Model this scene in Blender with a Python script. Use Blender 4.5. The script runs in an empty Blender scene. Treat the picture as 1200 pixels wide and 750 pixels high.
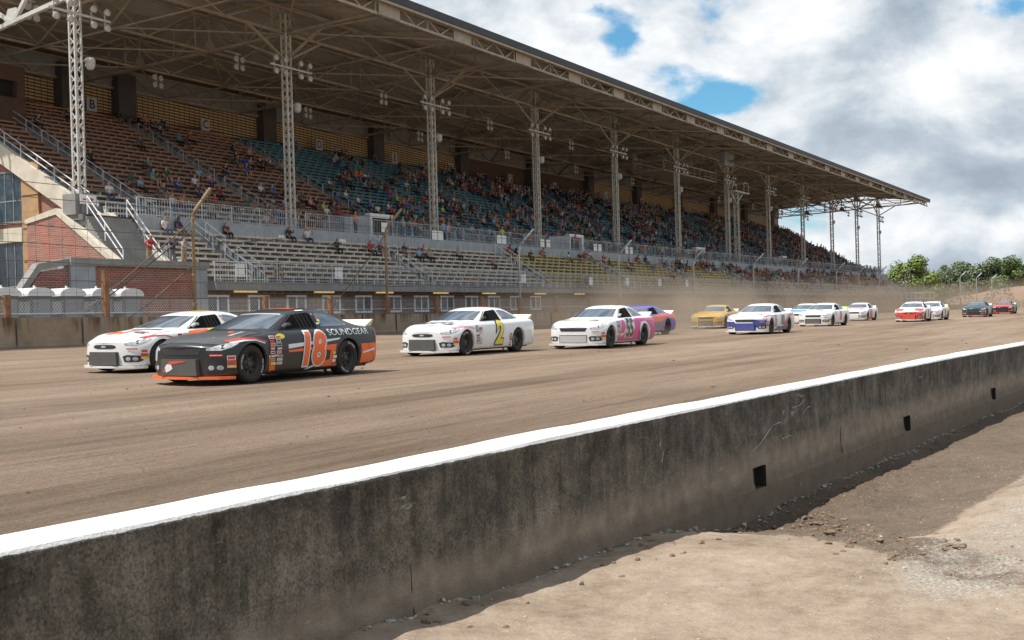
import bpy, bmesh, math, random
from mathutils import Vector, Matrix, noise as mnoise
from mathutils.bvhtree import BVHTree
from mathutils.geometry import delaunay_2d_cdt
rnd = random.Random(7)
R = math.radians
scene = bpy.context.scene
COL = scene.collection

# ------------------------------------------------------------------ camera
F_PX, PITCH, ROLL, YAW, CAM_Z = 1361.5, 0.0022, -0.0282, 0.5158, 1.75
cd = bpy.data.cameras.new('camera'); cam = bpy.data.objects.new('camera', cd); COL.objects.link(cam)
fw = Vector((math.cos(YAW)*math.cos(PITCH), math.sin(YAW)*math.cos(PITCH), -math.sin(PITCH)))
rt = Vector((math.sin(YAW), -math.cos(YAW), 0)); up = rt.cross(fw)
rt2 = rt*math.cos(ROLL)+up*math.sin(ROLL); up2 = up*math.cos(ROLL)-rt*math.sin(ROLL)
M = Matrix((rt2, up2, -fw)).transposed().to_4x4(); M.translation = (0, 0, CAM_Z)
cam.matrix_world = M
cd.sensor_fit = 'HORIZONTAL'; cd.sensor_width = 36; cd.lens = 36*F_PX/1200
cd.clip_start = 0.1; cd.clip_end = 6000
scene.camera = cam

# ------------------------------------------------------------------ sun, sky, exposure
SUN_DIR = Vector((-0.44, 0.36, 1.0)).normalized()          # towards the sun
SUN_EL = math.asin(SUN_DIR.z)
sd = bpy.data.lights.new('sun', 'SUN'); sun = bpy.data.objects.new('sun', sd); COL.objects.link(sun)
sd.energy = 5.0; sd.angle = R(0.5); sd.color = (1.0, 0.955, 0.89)
sun.rotation_euler = (-SUN_DIR).to_track_quat('-Z', 'Y').to_euler()
world = bpy.data.worlds.new('World'); scene.world = world; world.use_nodes = True
nt = world.node_tree; nt.nodes.clear()
def wn(t, **k):
    n = nt.nodes.new(t)
    for a, v in k.items(): setattr(n, a, v)
    return n
def wmath(op, a, b=None, c=None, clamp=False):
    n = wn('ShaderNodeMath', operation=op, use_clamp=clamp)
    for i, v in enumerate((a, b, c)):
        if v is None: continue
        if isinstance(v, (int, float)): n.inputs[i].default_value = v
        else: nt.links.new(v, n.inputs[i])
    return n.outputs[0]
sky = wn('ShaderNodeTexSky', sky_type='NISHITA', sun_disc=False)
sky.sun_elevation = SUN_EL; sky.sun_rotation = math.atan2(SUN_DIR.x, SUN_DIR.y)
sky.air_density = 1.0; sky.dust_density = 1.0; sky.ozone_density = 1.0
tc = wn('ShaderNodeTexCoord'); sx = wn('ShaderNodeSeparateXYZ'); nt.links.new(tc.outputs['Generated'], sx.inputs[0])
zc = wmath('ADD', wmath('MAXIMUM', sx.outputs[2], 0.0), 0.16)
cx = wn('ShaderNodeCombineXYZ')
nt.links.new(wmath('DIVIDE', sx.outputs[0], zc), cx.inputs[0]); nt.links.new(wmath('DIVIDE', sx.outputs[1], zc), cx.inputs[1])
def wnoise(scale, detail, rough, off):
    mp = wn('ShaderNodeMapping'); mp.inputs['Location'].default_value = off
    nt.links.new(cx.outputs[0], mp.inputs[0])
    n = wn('ShaderNodeTexNoise'); nt.links.new(mp.outputs[0], n.inputs['Vector'])
    n.inputs['Scale'].default_value = scale; n.inputs['Detail'].default_value = detail; n.inputs['Roughness'].default_value = rough
    return n.outputs['Fac']
def wblob(az, el, wa, we, amp):
    d = Vector((math.cos(az)*math.cos(el), math.sin(az)*math.cos(el), math.sin(el)))
    ex = Vector((-math.sin(az), math.cos(az), 0)); ez = d.cross(ex)*-1
    def dot(v):
        n = wn('ShaderNodeVectorMath', operation='DOT_PRODUCT'); nt.links.new(tc.outputs['Generated'], n.inputs[0])
        n.inputs[1].default_value = v; return n.outputs['Value']
    a = wmath('DIVIDE', dot(ex), wa); b = wmath('DIVIDE', dot(Vector((-math.cos(az)*math.sin(el), -math.sin(az)*math.sin(el), math.cos(el)))), we)
    q = wmath('ADD', wmath('MULTIPLY', a, a), wmath('MULTIPLY', b, b))
    return wmath('MULTIPLY', wmath('EXPONENT', wmath('MULTIPLY', q, -1.0)), amp)
def px2dir(x, y):
    v = fw + rt2*((x-600)/F_PX) + up2*((375-y)/F_PX); v.normalize()
    return math.atan2(v.y, v.x), math.asin(v.z)
def addall(vs):
    r = vs[0]
    for v in vs[1:]: r = wmath('ADD', r, v)
    return r
def dnoise(scale, detail, rough, off, dist=0.0):
    mp = wn('ShaderNodeMapping'); mp.inputs['Location'].default_value = off; mp.inputs['Scale'].default_value = (1, 1, 1.7)
    nt.links.new(tc.outputs['Generated'], mp.inputs[0])
    n = wn('ShaderNodeTexNoise'); nt.links.new(mp.outputs[0], n.inputs['Vector'])
    n.inputs['Scale'].default_value = scale; n.inputs['Detail'].default_value = detail; n.inputs['Roughness'].default_value = rough; n.inputs['Distortion'].default_value = dist
    return n.outputs['Fac']
OFF = SUN_DIR*0.035+Vector((0, 0, 0.02))
def pair(scale, detail, rough, off, dist):
    return dnoise(scale, detail, rough, off, dist), dnoise(scale, detail, rough, tuple(Vector(off)+Vector((OFF.x, OFF.y, OFF.z*1.7))), dist)
fa, fb = pair(8.0, 11.0, 0.55, (0.6, 0.2, 0.1), 0.25); puff = dnoise(24.0, 8.0, 0.62, (4.3, 0.2, 1.4), 0.5); shade = dnoise(3.6, 6.0, 0.5, (2.3, 1.2, 0.4), 0.2); flat = wnoise(0.9, 6.0, 0.55, (1.5, 4.4, 2))
def P_(x, y, w, h, amp):
    a, e = px2dir(x, y); return wblob(a, e, w/F_PX, h/F_PX, amp)
cover = addall([wmath('MULTIPLY', fa, 2.6), wmath('MULTIPLY', flat, 0.3), wmath('MULTIPLY', puff, 1.0), -1.02,
    P_(728, 44, 24, 24, -0.80), P_(700, 14, 36, 14, -0.5), P_(848, 112, 46, 20, -0.85), P_(808, 128, 44, 14, -0.45), P_(780, 84, 30, 16, -0.3), P_(1192, 6, 50, 18, -0.7), P_(1110, 238, 110, 9, -0.35), P_(1000, 262, 60, 10, -0.2),
    P_(580, 45, 130, 70, 0.6), P_(1010, 50, 130, 80, 0.6), P_(1110, 140, 170, 80, 0.6), P_(1090, 290, 200, 30, 0.5), P_(795, 36, 26, 36, 0.4)])
cov = wn('ShaderNodeMapRange', interpolation_type='SMOOTHSTEP'); nt.links.new(cover, cov.inputs[0])
cov.inputs[1].default_value = 0.44; cov.inputs[2].default_value = 1.0
relief = wmath('MULTIPLY', wmath('SUBTRACT', fa, fb), 1.8)
lum = addall([0.61, relief, wmath('MULTIPLY', wmath('SUBTRACT', shade, 0.5), -0.85), wmath('MULTIPLY', wmath('SUBTRACT', puff, 0.5), -0.30),
    P_(1050, 158, 170, 22, -0.20), P_(985, 40, 170, 26, -0.08), P_(1140, 214, 150, 18, -0.22), P_(1090, 246, 120, 10, -0.14), P_(650, 60, 120, 70, 0.22), P_(700, 100, 80, 40, 0.14), P_(1100, 282, 150, 22, 0.12), P_(1150, 60, 80, 34, 0.14), P_(930, 120, 60, 24, 0.18), P_(1150, 262, 80, 14, 0.08), P_(800, 30, 60, 40, 0.12), P_(520, 25, 60, 30, -0.06)])
rp = wn('ShaderNodeValToRGB'); nt.links.new(lum, rp.inputs[0])
el = rp.color_ramp.elements; SK = 0.13
def ck_(r, g, b_): return (r/SK, g/SK, b_/SK, 1)
el[0].position = 0.12; el[0].color = ck_(.34, .405, .475)
el[1].position = 1.0; el[1].color = ck_(.95, .96, .97)
e = el.new(0.45); e.color = ck_(.48, .55, .62)
e = el.new(0.68); e.color = ck_(.69, .735, .775)
mixc = wn('ShaderNodeMix', data_type='RGBA')
hs = wn('ShaderNodeMix', data_type='RGBA', blend_type='MULTIPLY'); hs.inputs[0].default_value = 1.0
nt.links.new(sky.outputs[0], hs.inputs[6]); hs.inputs[7].default_value = (0.50, 0.92, 1.04, 1)
nt.links.new(cov.outputs[0], mixc.inputs[0]); nt.links.new(hs.outputs[2], mixc.inputs[6]); nt.links.new(rp.outputs[0], mixc.inputs[7])
bg = wn('ShaderNodeBackground'); bg.inputs[1].default_value = SK
nt.links.new(mixc.outputs[2], bg.inputs[0])
wo = wn('ShaderNodeOutputWorld'); nt.links.new(bg.outputs[0], wo.inputs[0])
scene.view_settings.view_transform = 'Standard'; scene.view_settings.look = 'None'
scene.view_settings.exposure = 0.17; scene.view_settings.gamma = 1.0
scene.render.engine = 'CYCLES'
scene.cycles.max_bounces = 6; scene.cycles.diffuse_bounces = 3; scene.cycles.transparent_max_bounces = 12
scene.cycles.use_denoising = True; scene.cycles.volume_step_rate = 2.0; scene.cycles.volume_max_steps = 128

# ------------------------------------------------------------------ helpers
def tag(o, label=None, cat=None, group=None, kind=None):
    if label: o['label'] = label
    if cat: o['category'] = cat
    if group: o['group'] = group
    if kind: o['kind'] = kind
    return o
def empty(name, loc=(0, 0, 0), rot=(0, 0, 0), parent=None):
    o = bpy.data.objects.new(name, None); COL.objects.link(o)
    o.location = loc; o.rotation_euler = rot; o.empty_display_size = 0.3
    if parent: o.parent = parent
    return o
class MB:
    def __init__(s): s.v = []; s.f = []; s.m = []
    def face(s, pts, m=0):
        i = len(s.v); s.v += [tuple(p) for p in pts]; s.f.append(tuple(range(i, i+len(pts)))); s.m.append(m)
    def hexa(s, c, m=0):                  # 8 corners: bottom 4 ccw, top 4 ccw
        i = len(s.v); s.v += [tuple(p) for p in c]
        for q in ((3, 2, 1, 0), (4, 5, 6, 7), (0, 1, 5, 4), (1, 2, 6, 5), (2, 3, 7, 6), (3, 0, 4, 7)):
            s.f.append(tuple(i+k for k in q)); s.m.append(m)
    def box(s, x0, x1, y0, y1, z0, z1, m=0):
        s.hexa(((x0, y0, z0), (x1, y0, z0), (x1, y1, z0), (x0, y1, z0), (x0, y0, z1), (x1, y0, z1), (x1, y1, z1), (x0, y1, z1)), m)
    def beam(s, p, q, w, h=None, m=0):
        p = Vector(p); q = Vector(q); h = h or w; d = (q-p)
        if d.length < 1e-6: return
        d.normalize(); u = Vector((0, 0, 1)) if abs(d.z) < 0.95 else Vector((0, 1, 0))
        a = d.cross(u).normalized()*w/2; b = a.cross(d).normalized()*h/2
        s.hexa((p-a-b, p+a-b, q+a-b, q-a-b, p-a+b, p+a+b, q+a+b, q-a+b), m)
    def tube(s, pts, r, n=6, m=0, caps=True):
        pts = [Vector(p) for p in pts]; i0 = len(s.v); k = len(pts)
        rr = r if isinstance(r, (list, tuple)) else [r]*k
        for j, p in enumerate(pts):
            d = (pts[min(j+1, k-1)]-pts[max(j-1, 0)]).normalized()
            u = Vector((0, 0, 1)) if abs(d.z) < 0.9 else Vector((1, 0, 0))
            a = d.cross(u).normalized(); b = a.cross(d)
            for t in range(n):
                an = 2*math.pi*t/n; s.v.append(tuple(p+(a*math.cos(an)+b*math.sin(an))*rr[j]))
        for j in range(k-1):
            for t in range(n):
                t2 = (t+1) % n; s.f.append((i0+j*n+t, i0+j*n+t2, i0+(j+1)*n+t2, i0+(j+1)*n+t)); s.m.append(m)
        if caps:
            s.f.append(tuple(i0+t for t in range(n))[::-1]); s.m.append(m)
            s.f.append(tuple(i0+(k-1)*n+t for t in range(n))); s.m.append(m)
    def extr(s, poly, off, m=0):          # planar polygon extruded by a vector
        off = Vector(off); a = [Vector(p) for p in poly]; n = len(a); i = len(s.v)
        s.v += [tuple(p) for p in a]+[tuple(p+off) for p in a]
        s.f.append(tuple(range(i, i+n))[::-1]); s.m.append(m); s.f.append(tuple(range(i+n, i+2*n))); s.m.append(m)
        for k in range(n):
            k2 = (k+1) % n; s.f.append((i+k, i+k2, i+n+k2, i+n+k)); s.m.append(m)
    def lathe(s, prof, org=(0, 0, 0), axis='z', n=16, m=0):     # prof: (radius, height)
        i = len(s.v); org = Vector(org); k = len(prof)
        for r, h in prof:
            for t in range(n):
                a = 2*math.pi*t/n; c, d = r*math.cos(a), r*math.sin(a)
                s.v.append(tuple(org+Vector({'z': (c, d, h), 'y': (c, h, d), 'x': (h, c, d)}[axis])))
        for j in range(k-1):
            for t in range(n):
                t2 = (t+1) % n; s.f.append((i+j*n+t, i+j*n+t2, i+(j+1)*n+t2, i+(j+1)*n+t)); s.m.append(m)
    def build(s, name, mats, parent=None, smooth=False, fix=True):
        me = bpy.data.meshes.new(name); me.from_pydata(s.v, [], s.f)
        if not isinstance(mats, (list, tuple)): mats = [mats]
        for mt in mats: me.materials.append(mt)
        if len(mats) > 1: me.polygons.foreach_set('material_index', s.m)
        if fix:
            bm = bmesh.new(); bm.from_mesh(me); bmesh.ops.recalc_face_normals(bm, faces=bm.faces); bm.to_mesh(me); bm.free()
        else:
            bm = bmesh.new(); bm.from_mesh(me); bmesh.ops.delete(bm, geom=[v for v in bm.verts if not v.link_faces], context='VERTS'); bm.to_mesh(me); bm.free()
        if smooth: me.polygons.foreach_set('use_smooth', [True]*len(me.polygons))
        me.update()
        o = bpy.data.objects.new(name, me); COL.objects.link(o)
        if parent: o.parent = parent
        return o
def link(name, me, parent=None):
    o = bpy.data.objects.new(name, me); COL.objects.link(o)
    if parent: o.parent = parent
    return o
def copy_tree(o, parent=None):
    c = o.copy(); COL.objects.link(c)
    if parent: c.parent = parent
    for ch in list(o.children): copy_tree(ch, c)
    return c

# ------------------------------------------------------------------ materials
class N:
    def __init__(s, name):
        s.mat = bpy.data.materials.new(name); s.mat.use_nodes = True; s.nt = s.mat.node_tree
        s.p = s.nt.nodes['Principled BSDF']; s.out = s.nt.nodes['Material Output']
    def node(s, t, **k):
        n = s.nt.nodes.new(t)
        for a, v in k.items(): setattr(n, a, v)
        return n
    def put(s, inp, v):
        if isinstance(v, bpy.types.NodeSocket): s.nt.links.new(v, inp)
        elif isinstance(v, (tuple, list)) and len(v) == 3 and inp.type == 'RGBA': inp.default_value = (*v, 1)
        else: inp.default_value = v
    def math(s, op, a, b=None, clamp=False):
        n = s.node('ShaderNodeMath', operation=op, use_clamp=clamp); s.put(n.inputs[0], a)
        if b is not None: s.put(n.inputs[1], b)
        return n.outputs[0]
    def pos(s, obj=False):
        if obj: return s.node('ShaderNodeTexCoord').outputs['Object']
        return s.node('ShaderNodeNewGeometry').outputs['Position']
    def noise(s, scale, detail=6, rough=0.6, vec=None, stretch=None, rot=None, loc=None, dist=0):
        vec = vec or s.pos()
        if stretch or rot or loc:
            m = s.node('ShaderNodeMapping'); s.nt.links.new(vec, m.inputs[0])
            if stretch: m.inputs['Scale'].default_value = stretch
            if rot: m.inputs['Rotation'].default_value = rot
            if loc: m.inputs['Location'].default_value = loc
            vec = m.outputs[0]
        n = s.node('ShaderNodeTexNoise'); s.nt.links.new(vec, n.inputs['Vector'])
        n.inputs['Scale'].default_value = scale; n.inputs['Detail'].default_value = detail; n.inputs['Roughness'].default_value = rough
        n.inputs['Distortion'].default_value = dist
        return n.outputs['Fac']
    def ramp(s, fac, stops):
        n = s.node('ShaderNodeValToRGB'); s.nt.links.new(fac, n.inputs[0]); e = n.color_ramp.elements
        while len(e) < len(stops): e.new(0.5)
        for i, (p, c) in enumerate(stops):
            e[i].position = p; c = c if isinstance(c, (tuple, list)) else (c, c, c); e[i].color = (*c, 1)
        return n.outputs[0]
    def mix(s, f, a, b, mode='MIX'):
        n = s.node('ShaderNodeMix', data_type='RGBA', blend_type=mode); s.put(n.inputs[0], f); s.put(n.inputs[6], a); s.put(n.inputs[7], b)
        return n.outputs[2]
    def rng(s, v, a, b, c=0.0, d=1.0):
        n = s.node('ShaderNodeMapRange'); s.put(n.inputs[0], v)
        for i, x in enumerate((a, b, c, d)): n.inputs[i+1].default_value = x
        return n.outputs[0]
    def xyz(s, v):
        n = s.node('ShaderNodeSeparateXYZ'); s.nt.links.new(v, n.inputs[0]); return n.outputs
    def bump(s, h, strength=0.5, dist=0.02):
        n = s.node('ShaderNodeBump'); s.put(n.inputs['Height'], h); n.inputs['Strength'].default_value = strength; n.inputs['Distance'].default_value = dist
        s.nt.links.new(n.outputs[0], s.p.inputs['Normal'])
    def col(s, c): s.put(s.p.inputs['Base Color'], c)
    def set(s, **k):
        for a, v in k.items(): s.put(s.p.inputs[a.replace('_', ' ')], v)
        return s
def simple(name, c, rough=0.7, var=0.25, scale=3.0, metal=0.0, spec=0.4, c2=None, obj=False):
    n = N(name); c2 = c2 or tuple(x*(1-var) for x in c)
    f = n.noise(scale, 5, 0.6, vec=n.pos(obj))
    n.col(n.ramp(f, [(0.3, c2), (0.7, c)])); n.set(Roughness=rough, Metallic=metal); n.p.inputs['Specular IOR Level'].default_value = spec
    return n.mat
M_ = {}
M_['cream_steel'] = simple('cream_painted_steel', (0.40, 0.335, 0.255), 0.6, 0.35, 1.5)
M_['column_skylit'] = simple('skylit_column_paint', (0.66, 0.61, 0.52), 0.55, 0.3, 1.5)  # paler than the truss steel: skylight on the columns put into the colour
M_['white_steel'] = simple('white_painted_steel', (0.62, 0.60, 0.55), 0.5, 0.3, 2.0)
M_['galv'] = simple('galvanised_steel', (0.56, 0.58, 0.59), 0.5, 0.25, 6.0, metal=0.3)
M_['rail_white'] = simple('white_handrail_paint', (0.80, 0.80, 0.79), 0.45, 0.2, 5.0)
M_['roof_deck'] = simple('roof_deck_boards', (0.56, 0.505, 0.43), 0.85, 0.4, 0.35)
M_['roof_dark'] = simple('dark_roof_edging', (0.05, 0.05, 0.055), 0.6, 0.3, 2.0)
M_['concrete'] = simple('pale_concrete', (0.70, 0.63, 0.51), 0.9, 0.28, 1.2)
M_['grey_concrete'] = simple('grey_concrete', (0.30, 0.29, 0.27), 0.9, 0.3, 1.0)
M_['grey_paint'] = simple('grey_painted_concrete', (0.36, 0.385, 0.41), 0.8, 0.25, 1.5)
M_['deck'] = simple('grandstand_deck_concrete', (0.22, 0.22, 0.22), 0.9, 0.3, 1.0)
M_['tan_bench'] = simple('weathered_tan_bench_board', (0.66, 0.56, 0.45), 0.75, 0.3, 1.0)
M_['orange_bench'] = simple('faded_orange_bench_board', (0.42, 0.20, 0.115), 0.75, 0.3, 1.0)
M_['teal_bench'] = simple('teal_painted_bench_board', (0.05, 0.22, 0.28), 0.6, 0.3, 1.0)
M_['yellow_bench'] = simple('yellow_painted_bench_board', (0.56, 0.42, 0.12), 0.7, 0.3, 1.0)
M_['bracket'] = simple('white_bench_bracket', (0.72, 0.70, 0.67), 0.6, 0.2, 3.0)
M_['rust'] = simple('rusty_fence_post', (0.30, 0.155, 0.085), 0.85, 0.45, 4.0)
M_['cable'] = simple('dark_fence_cable', (0.10, 0.09, 0.08), 0.6, 0.2, 3.0)
M_['brown_wood'] = simple('brown_press_box_boards', (0.12, 0.07, 0.048), 0.8, 0.3, 2.0)
M_['tan_block'] = simple('tan_terracotta_quoin', (0.50, 0.31, 0.16), 0.8, 0.25, 1.5)
M_['frame_white'] = simple('white_window_frame', (0.82, 0.81, 0.78), 0.5, 0.12, 2.0)
M_['notice'] = simple('white_notice_board', (0.78, 0.77, 0.75), 0.6, 0.06, 2.0)
M_['pier'] = simple('dark_grey_pier', (0.10, 0.09, 0.08), 0.9, 0.3, 1.0)
M_['sign_face'] = simple('grey_sign_face', (0.42, 0.42, 0.42), 0.6, 0.1, 2.0)
M_['red_sign'] = simple('red_sign_paint', (0.55, 0.03, 0.03), 0.5, 0.1)
M_['black_paint'] = simple('black_sign_lettering', (0.015, 0.015, 0.018), 0.5, 0.1)
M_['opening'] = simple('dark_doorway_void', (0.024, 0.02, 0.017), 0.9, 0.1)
M_['lamp_shell'] = simple('floodlight_shell', (0.55, 0.53, 0.5), 0.4, 0.15, 8.0)
M_['plastic_white'] = simple('white_moulded_plastic', (0.75, 0.75, 0.74), 0.45, 0.1, 1.0)
M_['plastic_grey'] = simple('grey_moulded_plastic', (0.15, 0.16, 0.17), 0.5, 0.15, 1.0)
M_['orange_board'] = simple('orange_bench_cover', (0.6, 0.2, 0.05), 0.7, 0.2)
n = N('window_glass'); n.col(n.ramp(n.noise(1.5), [(0.35, (0.02, 0.03, 0.04)), (0.7, (0.07, 0.09, 0.11))])); n.set(Roughness=0.08); M_['glass'] = n.mat
n = N('warm_strip_light'); n.col((0.5, 0.4, 0.2)); n.set(Roughness=0.5); n.put(n.p.inputs['Emission Color'], (1.0, 0.72, 0.28)); n.p.inputs['Emission Strength'].default_value = 0.42; M_['strip'] = n.mat
def brick(name, c1, c2, mort, scale=1.0, axis='xz'):
    n = N(name); v = n.xyz(n.pos(True)); cb = n.node('ShaderNodeCombineXYZ')
    n.nt.links.new(v[0] if axis == 'xz' else v[1], cb.inputs[0]); n.nt.links.new(v[2], cb.inputs[1])
    b = n.node('ShaderNodeTexBrick'); n.nt.links.new(cb.outputs[0], b.inputs['Vector'])
    b.inputs['Color1'].default_value = (*c1, 1); b.inputs['Color2'].default_value = (*c2, 1); b.inputs['Mortar'].default_value = (*mort, 1)
    b.inputs['Scale'].default_value = scale; b.inputs['Brick Width'].default_value = 0.30; b.inputs['Row Height'].default_value = 0.11; b.inputs['Mortar Size'].default_value = 0.012
    f = n.noise(0.7, 6, 0.65)
    n.col(n.mix(0.6, b.outputs['Color'], n.ramp(f, [(0.3, 0.55), (0.7, 1.0)]), 'MULTIPLY')); n.set(Roughness=0.9); return n.mat
M_['brick_x'] = brick('red_brick_front', (0.36, 0.115, 0.075), (0.27, 0.08, 0.055), (0.42, 0.34, 0.28))
M_['brick_y'] = brick('red_brick_side', (0.42, 0.155, 0.115), (0.33, 0.11, 0.08), (0.42, 0.33, 0.27), axis='yz')  # lighter than the front brick: sunlight on this side put into its colour
M_['brick_brown'] = brick('brown_brick_front', (0.27, 0.165, 0.115), (0.21, 0.125, 0.085), (0.12, 0.08, 0.055), 0.45)
def louvre():
    n = N('amber_louvre_panel'); v = n.xyz(n.pos(True))
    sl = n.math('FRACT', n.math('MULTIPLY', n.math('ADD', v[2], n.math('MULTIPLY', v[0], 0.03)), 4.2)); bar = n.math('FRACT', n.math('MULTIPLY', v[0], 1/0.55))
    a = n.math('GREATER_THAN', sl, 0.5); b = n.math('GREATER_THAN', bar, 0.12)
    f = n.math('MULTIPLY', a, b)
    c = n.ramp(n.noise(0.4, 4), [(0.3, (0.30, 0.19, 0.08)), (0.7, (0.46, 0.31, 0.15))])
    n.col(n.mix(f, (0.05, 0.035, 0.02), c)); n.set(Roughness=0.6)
    n.put(n.p.inputs['Emission Color'], n.mix(f, (0, 0, 0), (0.62, 0.36, 0.12))); n.p.inputs['Emission Strength'].default_value = 0.045  # slats glow faintly by emission, there is no lamp in them
    return n.mat
M_['louvre'] = louvre()
# near barrier: dark weathered concrete, brown mud band at the foot, white painted top
def barrier():
    n = N('weathered_barrier_concrete'); p = n.pos(); v = n.xyz(p)
    st = n.noise(1.0, 8, 0.7, stretch=(9.0, 9.0, 0.9)); bl = n.noise(2.2, 8, 0.68); gr = n.noise(60, 4, 0.75)
    mid = n.noise(7.5, 8, 0.72)
    val = n.math('ADD', n.math('MULTIPLY', st, 0.30), n.math('ADD', n.math('MULTIPLY', bl, 0.40), n.math('MULTIPLY', mid, 0.32)))
    val = n.math('ADD', val, n.rng(v[2], 0.0, 0.8, 0.075, -0.035))
    c = n.ramp(val, [(0.37, (0.022, 0.018, 0.013)), (0.45, (0.075, 0.063, 0.047)), (0.53, (0.155, 0.132, 0.102)), (0.63, (0.28, 0.24, 0.19))])
    drip = n.noise(1.0, 6, 0.7, stretch=(6.5, 6.5, 0.55), loc=(3.3, 0, 7.7)); c = n.mix(n.math('MULTIPLY', n.rng(drip, 0.60, 0.72), n.rng(v[2], 0.25, 0.5)), c, (0.010, 0.009, 0.008))
    peb = n.noise(62, 2, 0.5); c = n.mix(n.math('MULTIPLY', n.rng(peb, 0.63, 0.74), n.rng(n.noise(1.7, 4), 0.35, 0.65, 0.1, 0.9)), c, (0.27, 0.24, 0.19))
    c = n.mix(n.rng(gr, 0.36, 0.56, 0.62, 0.0), c, (0.016, 0.014, 0.011)); g3 = n.noise(24, 6, 0.72, loc=(1, 3, 2)); c = n.mix(n.rng(g3, 0.40, 0.30, 0.0, 0.75), c, (0.014, 0.012, 0.010)); c = n.mix(n.rng(g3, 0.58, 0.70, 0.0, 0.5), c, (0.24, 0.21, 0.165))
    h = n.math('ADD', v[2], n.math('MULTIPLY', n.math('SUBTRACT', n.noise(1.6, 5, 0.6), 0.5), 0.45))
    h = n.math('ADD', h, n.rng(v[0], 4, 12, 0.05, -0.10))
    mud = n.rng(h, 0.18, 0.36, 0.95, 0.0)
    mc = n.ramp(n.noise(5, 7, 0.65), [(0.3, (0.19, 0.145, 0.105)), (0.7, (0.36, 0.29, 0.215))])
    mc = n.mix(n.rng(v[2], 0.03, 0.17, 0.6, 0.0), mc, (0.10, 0.070, 0.046))
    c = n.mix(mud, c, mc)
    # scuffs of pale paint
    sc = n.noise(3.2, 3, 0.5, stretch=(0.7, 1, 2.6), loc=(4.1, 0, 2.2)); scm = n.math('MULTIPLY', n.rng(sc, 0.70, 0.73), n.rng(n.noise(25, 4), 0.4, 0.6))
    c = n.mix(n.math('MULTIPLY', scm, 0.7), c, (0.42, 0.39, 0.33))
    # lichen tint
    c = n.mix(n.rng(n.noise(3.5, 3, 0.5, loc=(2, 5, 1)), 0.62, 0.8, 0, 0.3), c, (0.11, 0.095, 0.02))
    edge = n.math('ADD', v[2], n.math('MULTIPLY', n.math('SUBTRACT', n.noise(9, 6, 0.7), 0.5), 0.022))
    white = n.rng(edge, 0.872, 0.876)
    wc = n.ramp(n.noise(3, 5), [(0.3, (0.70, 0.69, 0.67)), (0.6, (0.80, 0.80, 0.79))])
    n.col(n.mix(white, c, wc)); n.set(Roughness=n.mix(white, (0.92, 0.92, 0.92), (0.6, 0.6, 0.6)))
    hh = n.math('ADD', n.math('MULTIPLY', gr, 0.6), n.math('ADD', n.math('MULTIPLY', peb, 0.5), bl))
    n.bump(hh, 0.7, 0.025); return n.mat
M_['barrier'] = barrier()
def farwall():
    n = N('stained_far_wall_concrete'); v = n.xyz(n.pos())
    f = n.noise(0.8, 7, 0.65); s = n.noise(1.0, 6, 0.65, stretch=(2.2, 2.2, 0.25))
    c = n.ramp(f, [(0.3, (0.21, 0.155, 0.105)), (0.7, (0.34, 0.265, 0.185))])
    rust = n.math('MULTIPLY', n.rng(s, 0.48, 0.62), n.rng(v[2], 1.5, 2.1))
    c = n.mix(rust, c, (0.09, 0.042, 0.022)); c = n.mix(n.rng(n.math('ADD', v[2], n.math('MULTIPLY', f, 0.3)), 1.15, 1.45, 0.6, 0), c, (0.14, 0.095, 0.06))
    n.col(c); n.set(Roughness=0.95); n.bump(f, 0.4, 0.05); return n.mat
M_['farwall'] = farwall()
def dirt_track():
    n = N('packed_dirt_track'); p = n.pos(); rot = (0, 0, 0.04)
    a = n.noise(1.0, 7, 0.62, stretch=(0.028, 0.42, 1), rot=rot); b = n.noise(1.0, 6, 0.65, stretch=(0.14, 3.2, 1), rot=rot); g = n.noise(14, 8, 0.72); cl = n.noise(0.33, 5, 0.6)
    t = n.math('ADD', n.math('MULTIPLY', a, 0.66), n.math('ADD', n.math('MULTIPLY', b, 0.34), n.math('MULTIPLY', cl, 0.2)))
    c = n.ramp(t, [(0.46, (0.185, 0.128, 0.088)), (0.59, (0.320, 0.233, 0.166)), (0.73, (0.430, 0.328, 0.240))])
    c = n.mix(n.rng(g, 0.3, 0.75, 0.42, 0.0), c, (0.075, 0.05, 0.034))
    grv = n.noise(1.0, 5, 0.7, stretch=(0.5, 9, 1), rot=(0, 0, 0.05)); c = n.mix(n.math('MULTIPLY', n.rng(grv, 0.56, 0.70), 0.5), c, (0.095, 0.064, 0.044)); gv2 = n.noise(1.0, 4, 0.7, stretch=(1.4, 26, 1), rot=(0, 0, 0.05), loc=(3, 1, 0)); c = n.mix(n.math('MULTIPLY', n.rng(gv2, 0.54, 0.68), 0.30), c, (0.36, 0.285, 0.22))
    c = n.mix(n.rng(n.noise(48, 3, 0.6), 0.62, 0.72, 0, 0.55), c, (0.38, 0.30, 0.225)); c = n.mix(n.rng(n.noise(33, 3, 0.6, loc=(5, 2, 1)), 0.38, 0.28, 0, 0.6), c, (0.07, 0.047, 0.033))
    n.col(c); n.set(Roughness=0.95); n.p.inputs['Specular IOR Level'].default_value = 0.15
    n.bump(n.math('ADD', n.math('MULTIPLY', b, 0.6), n.math('ADD', g, n.math('MULTIPLY', grv, 0.6))), 0.9, 0.08); return n.mat
M_['track'] = dirt_track()
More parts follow.
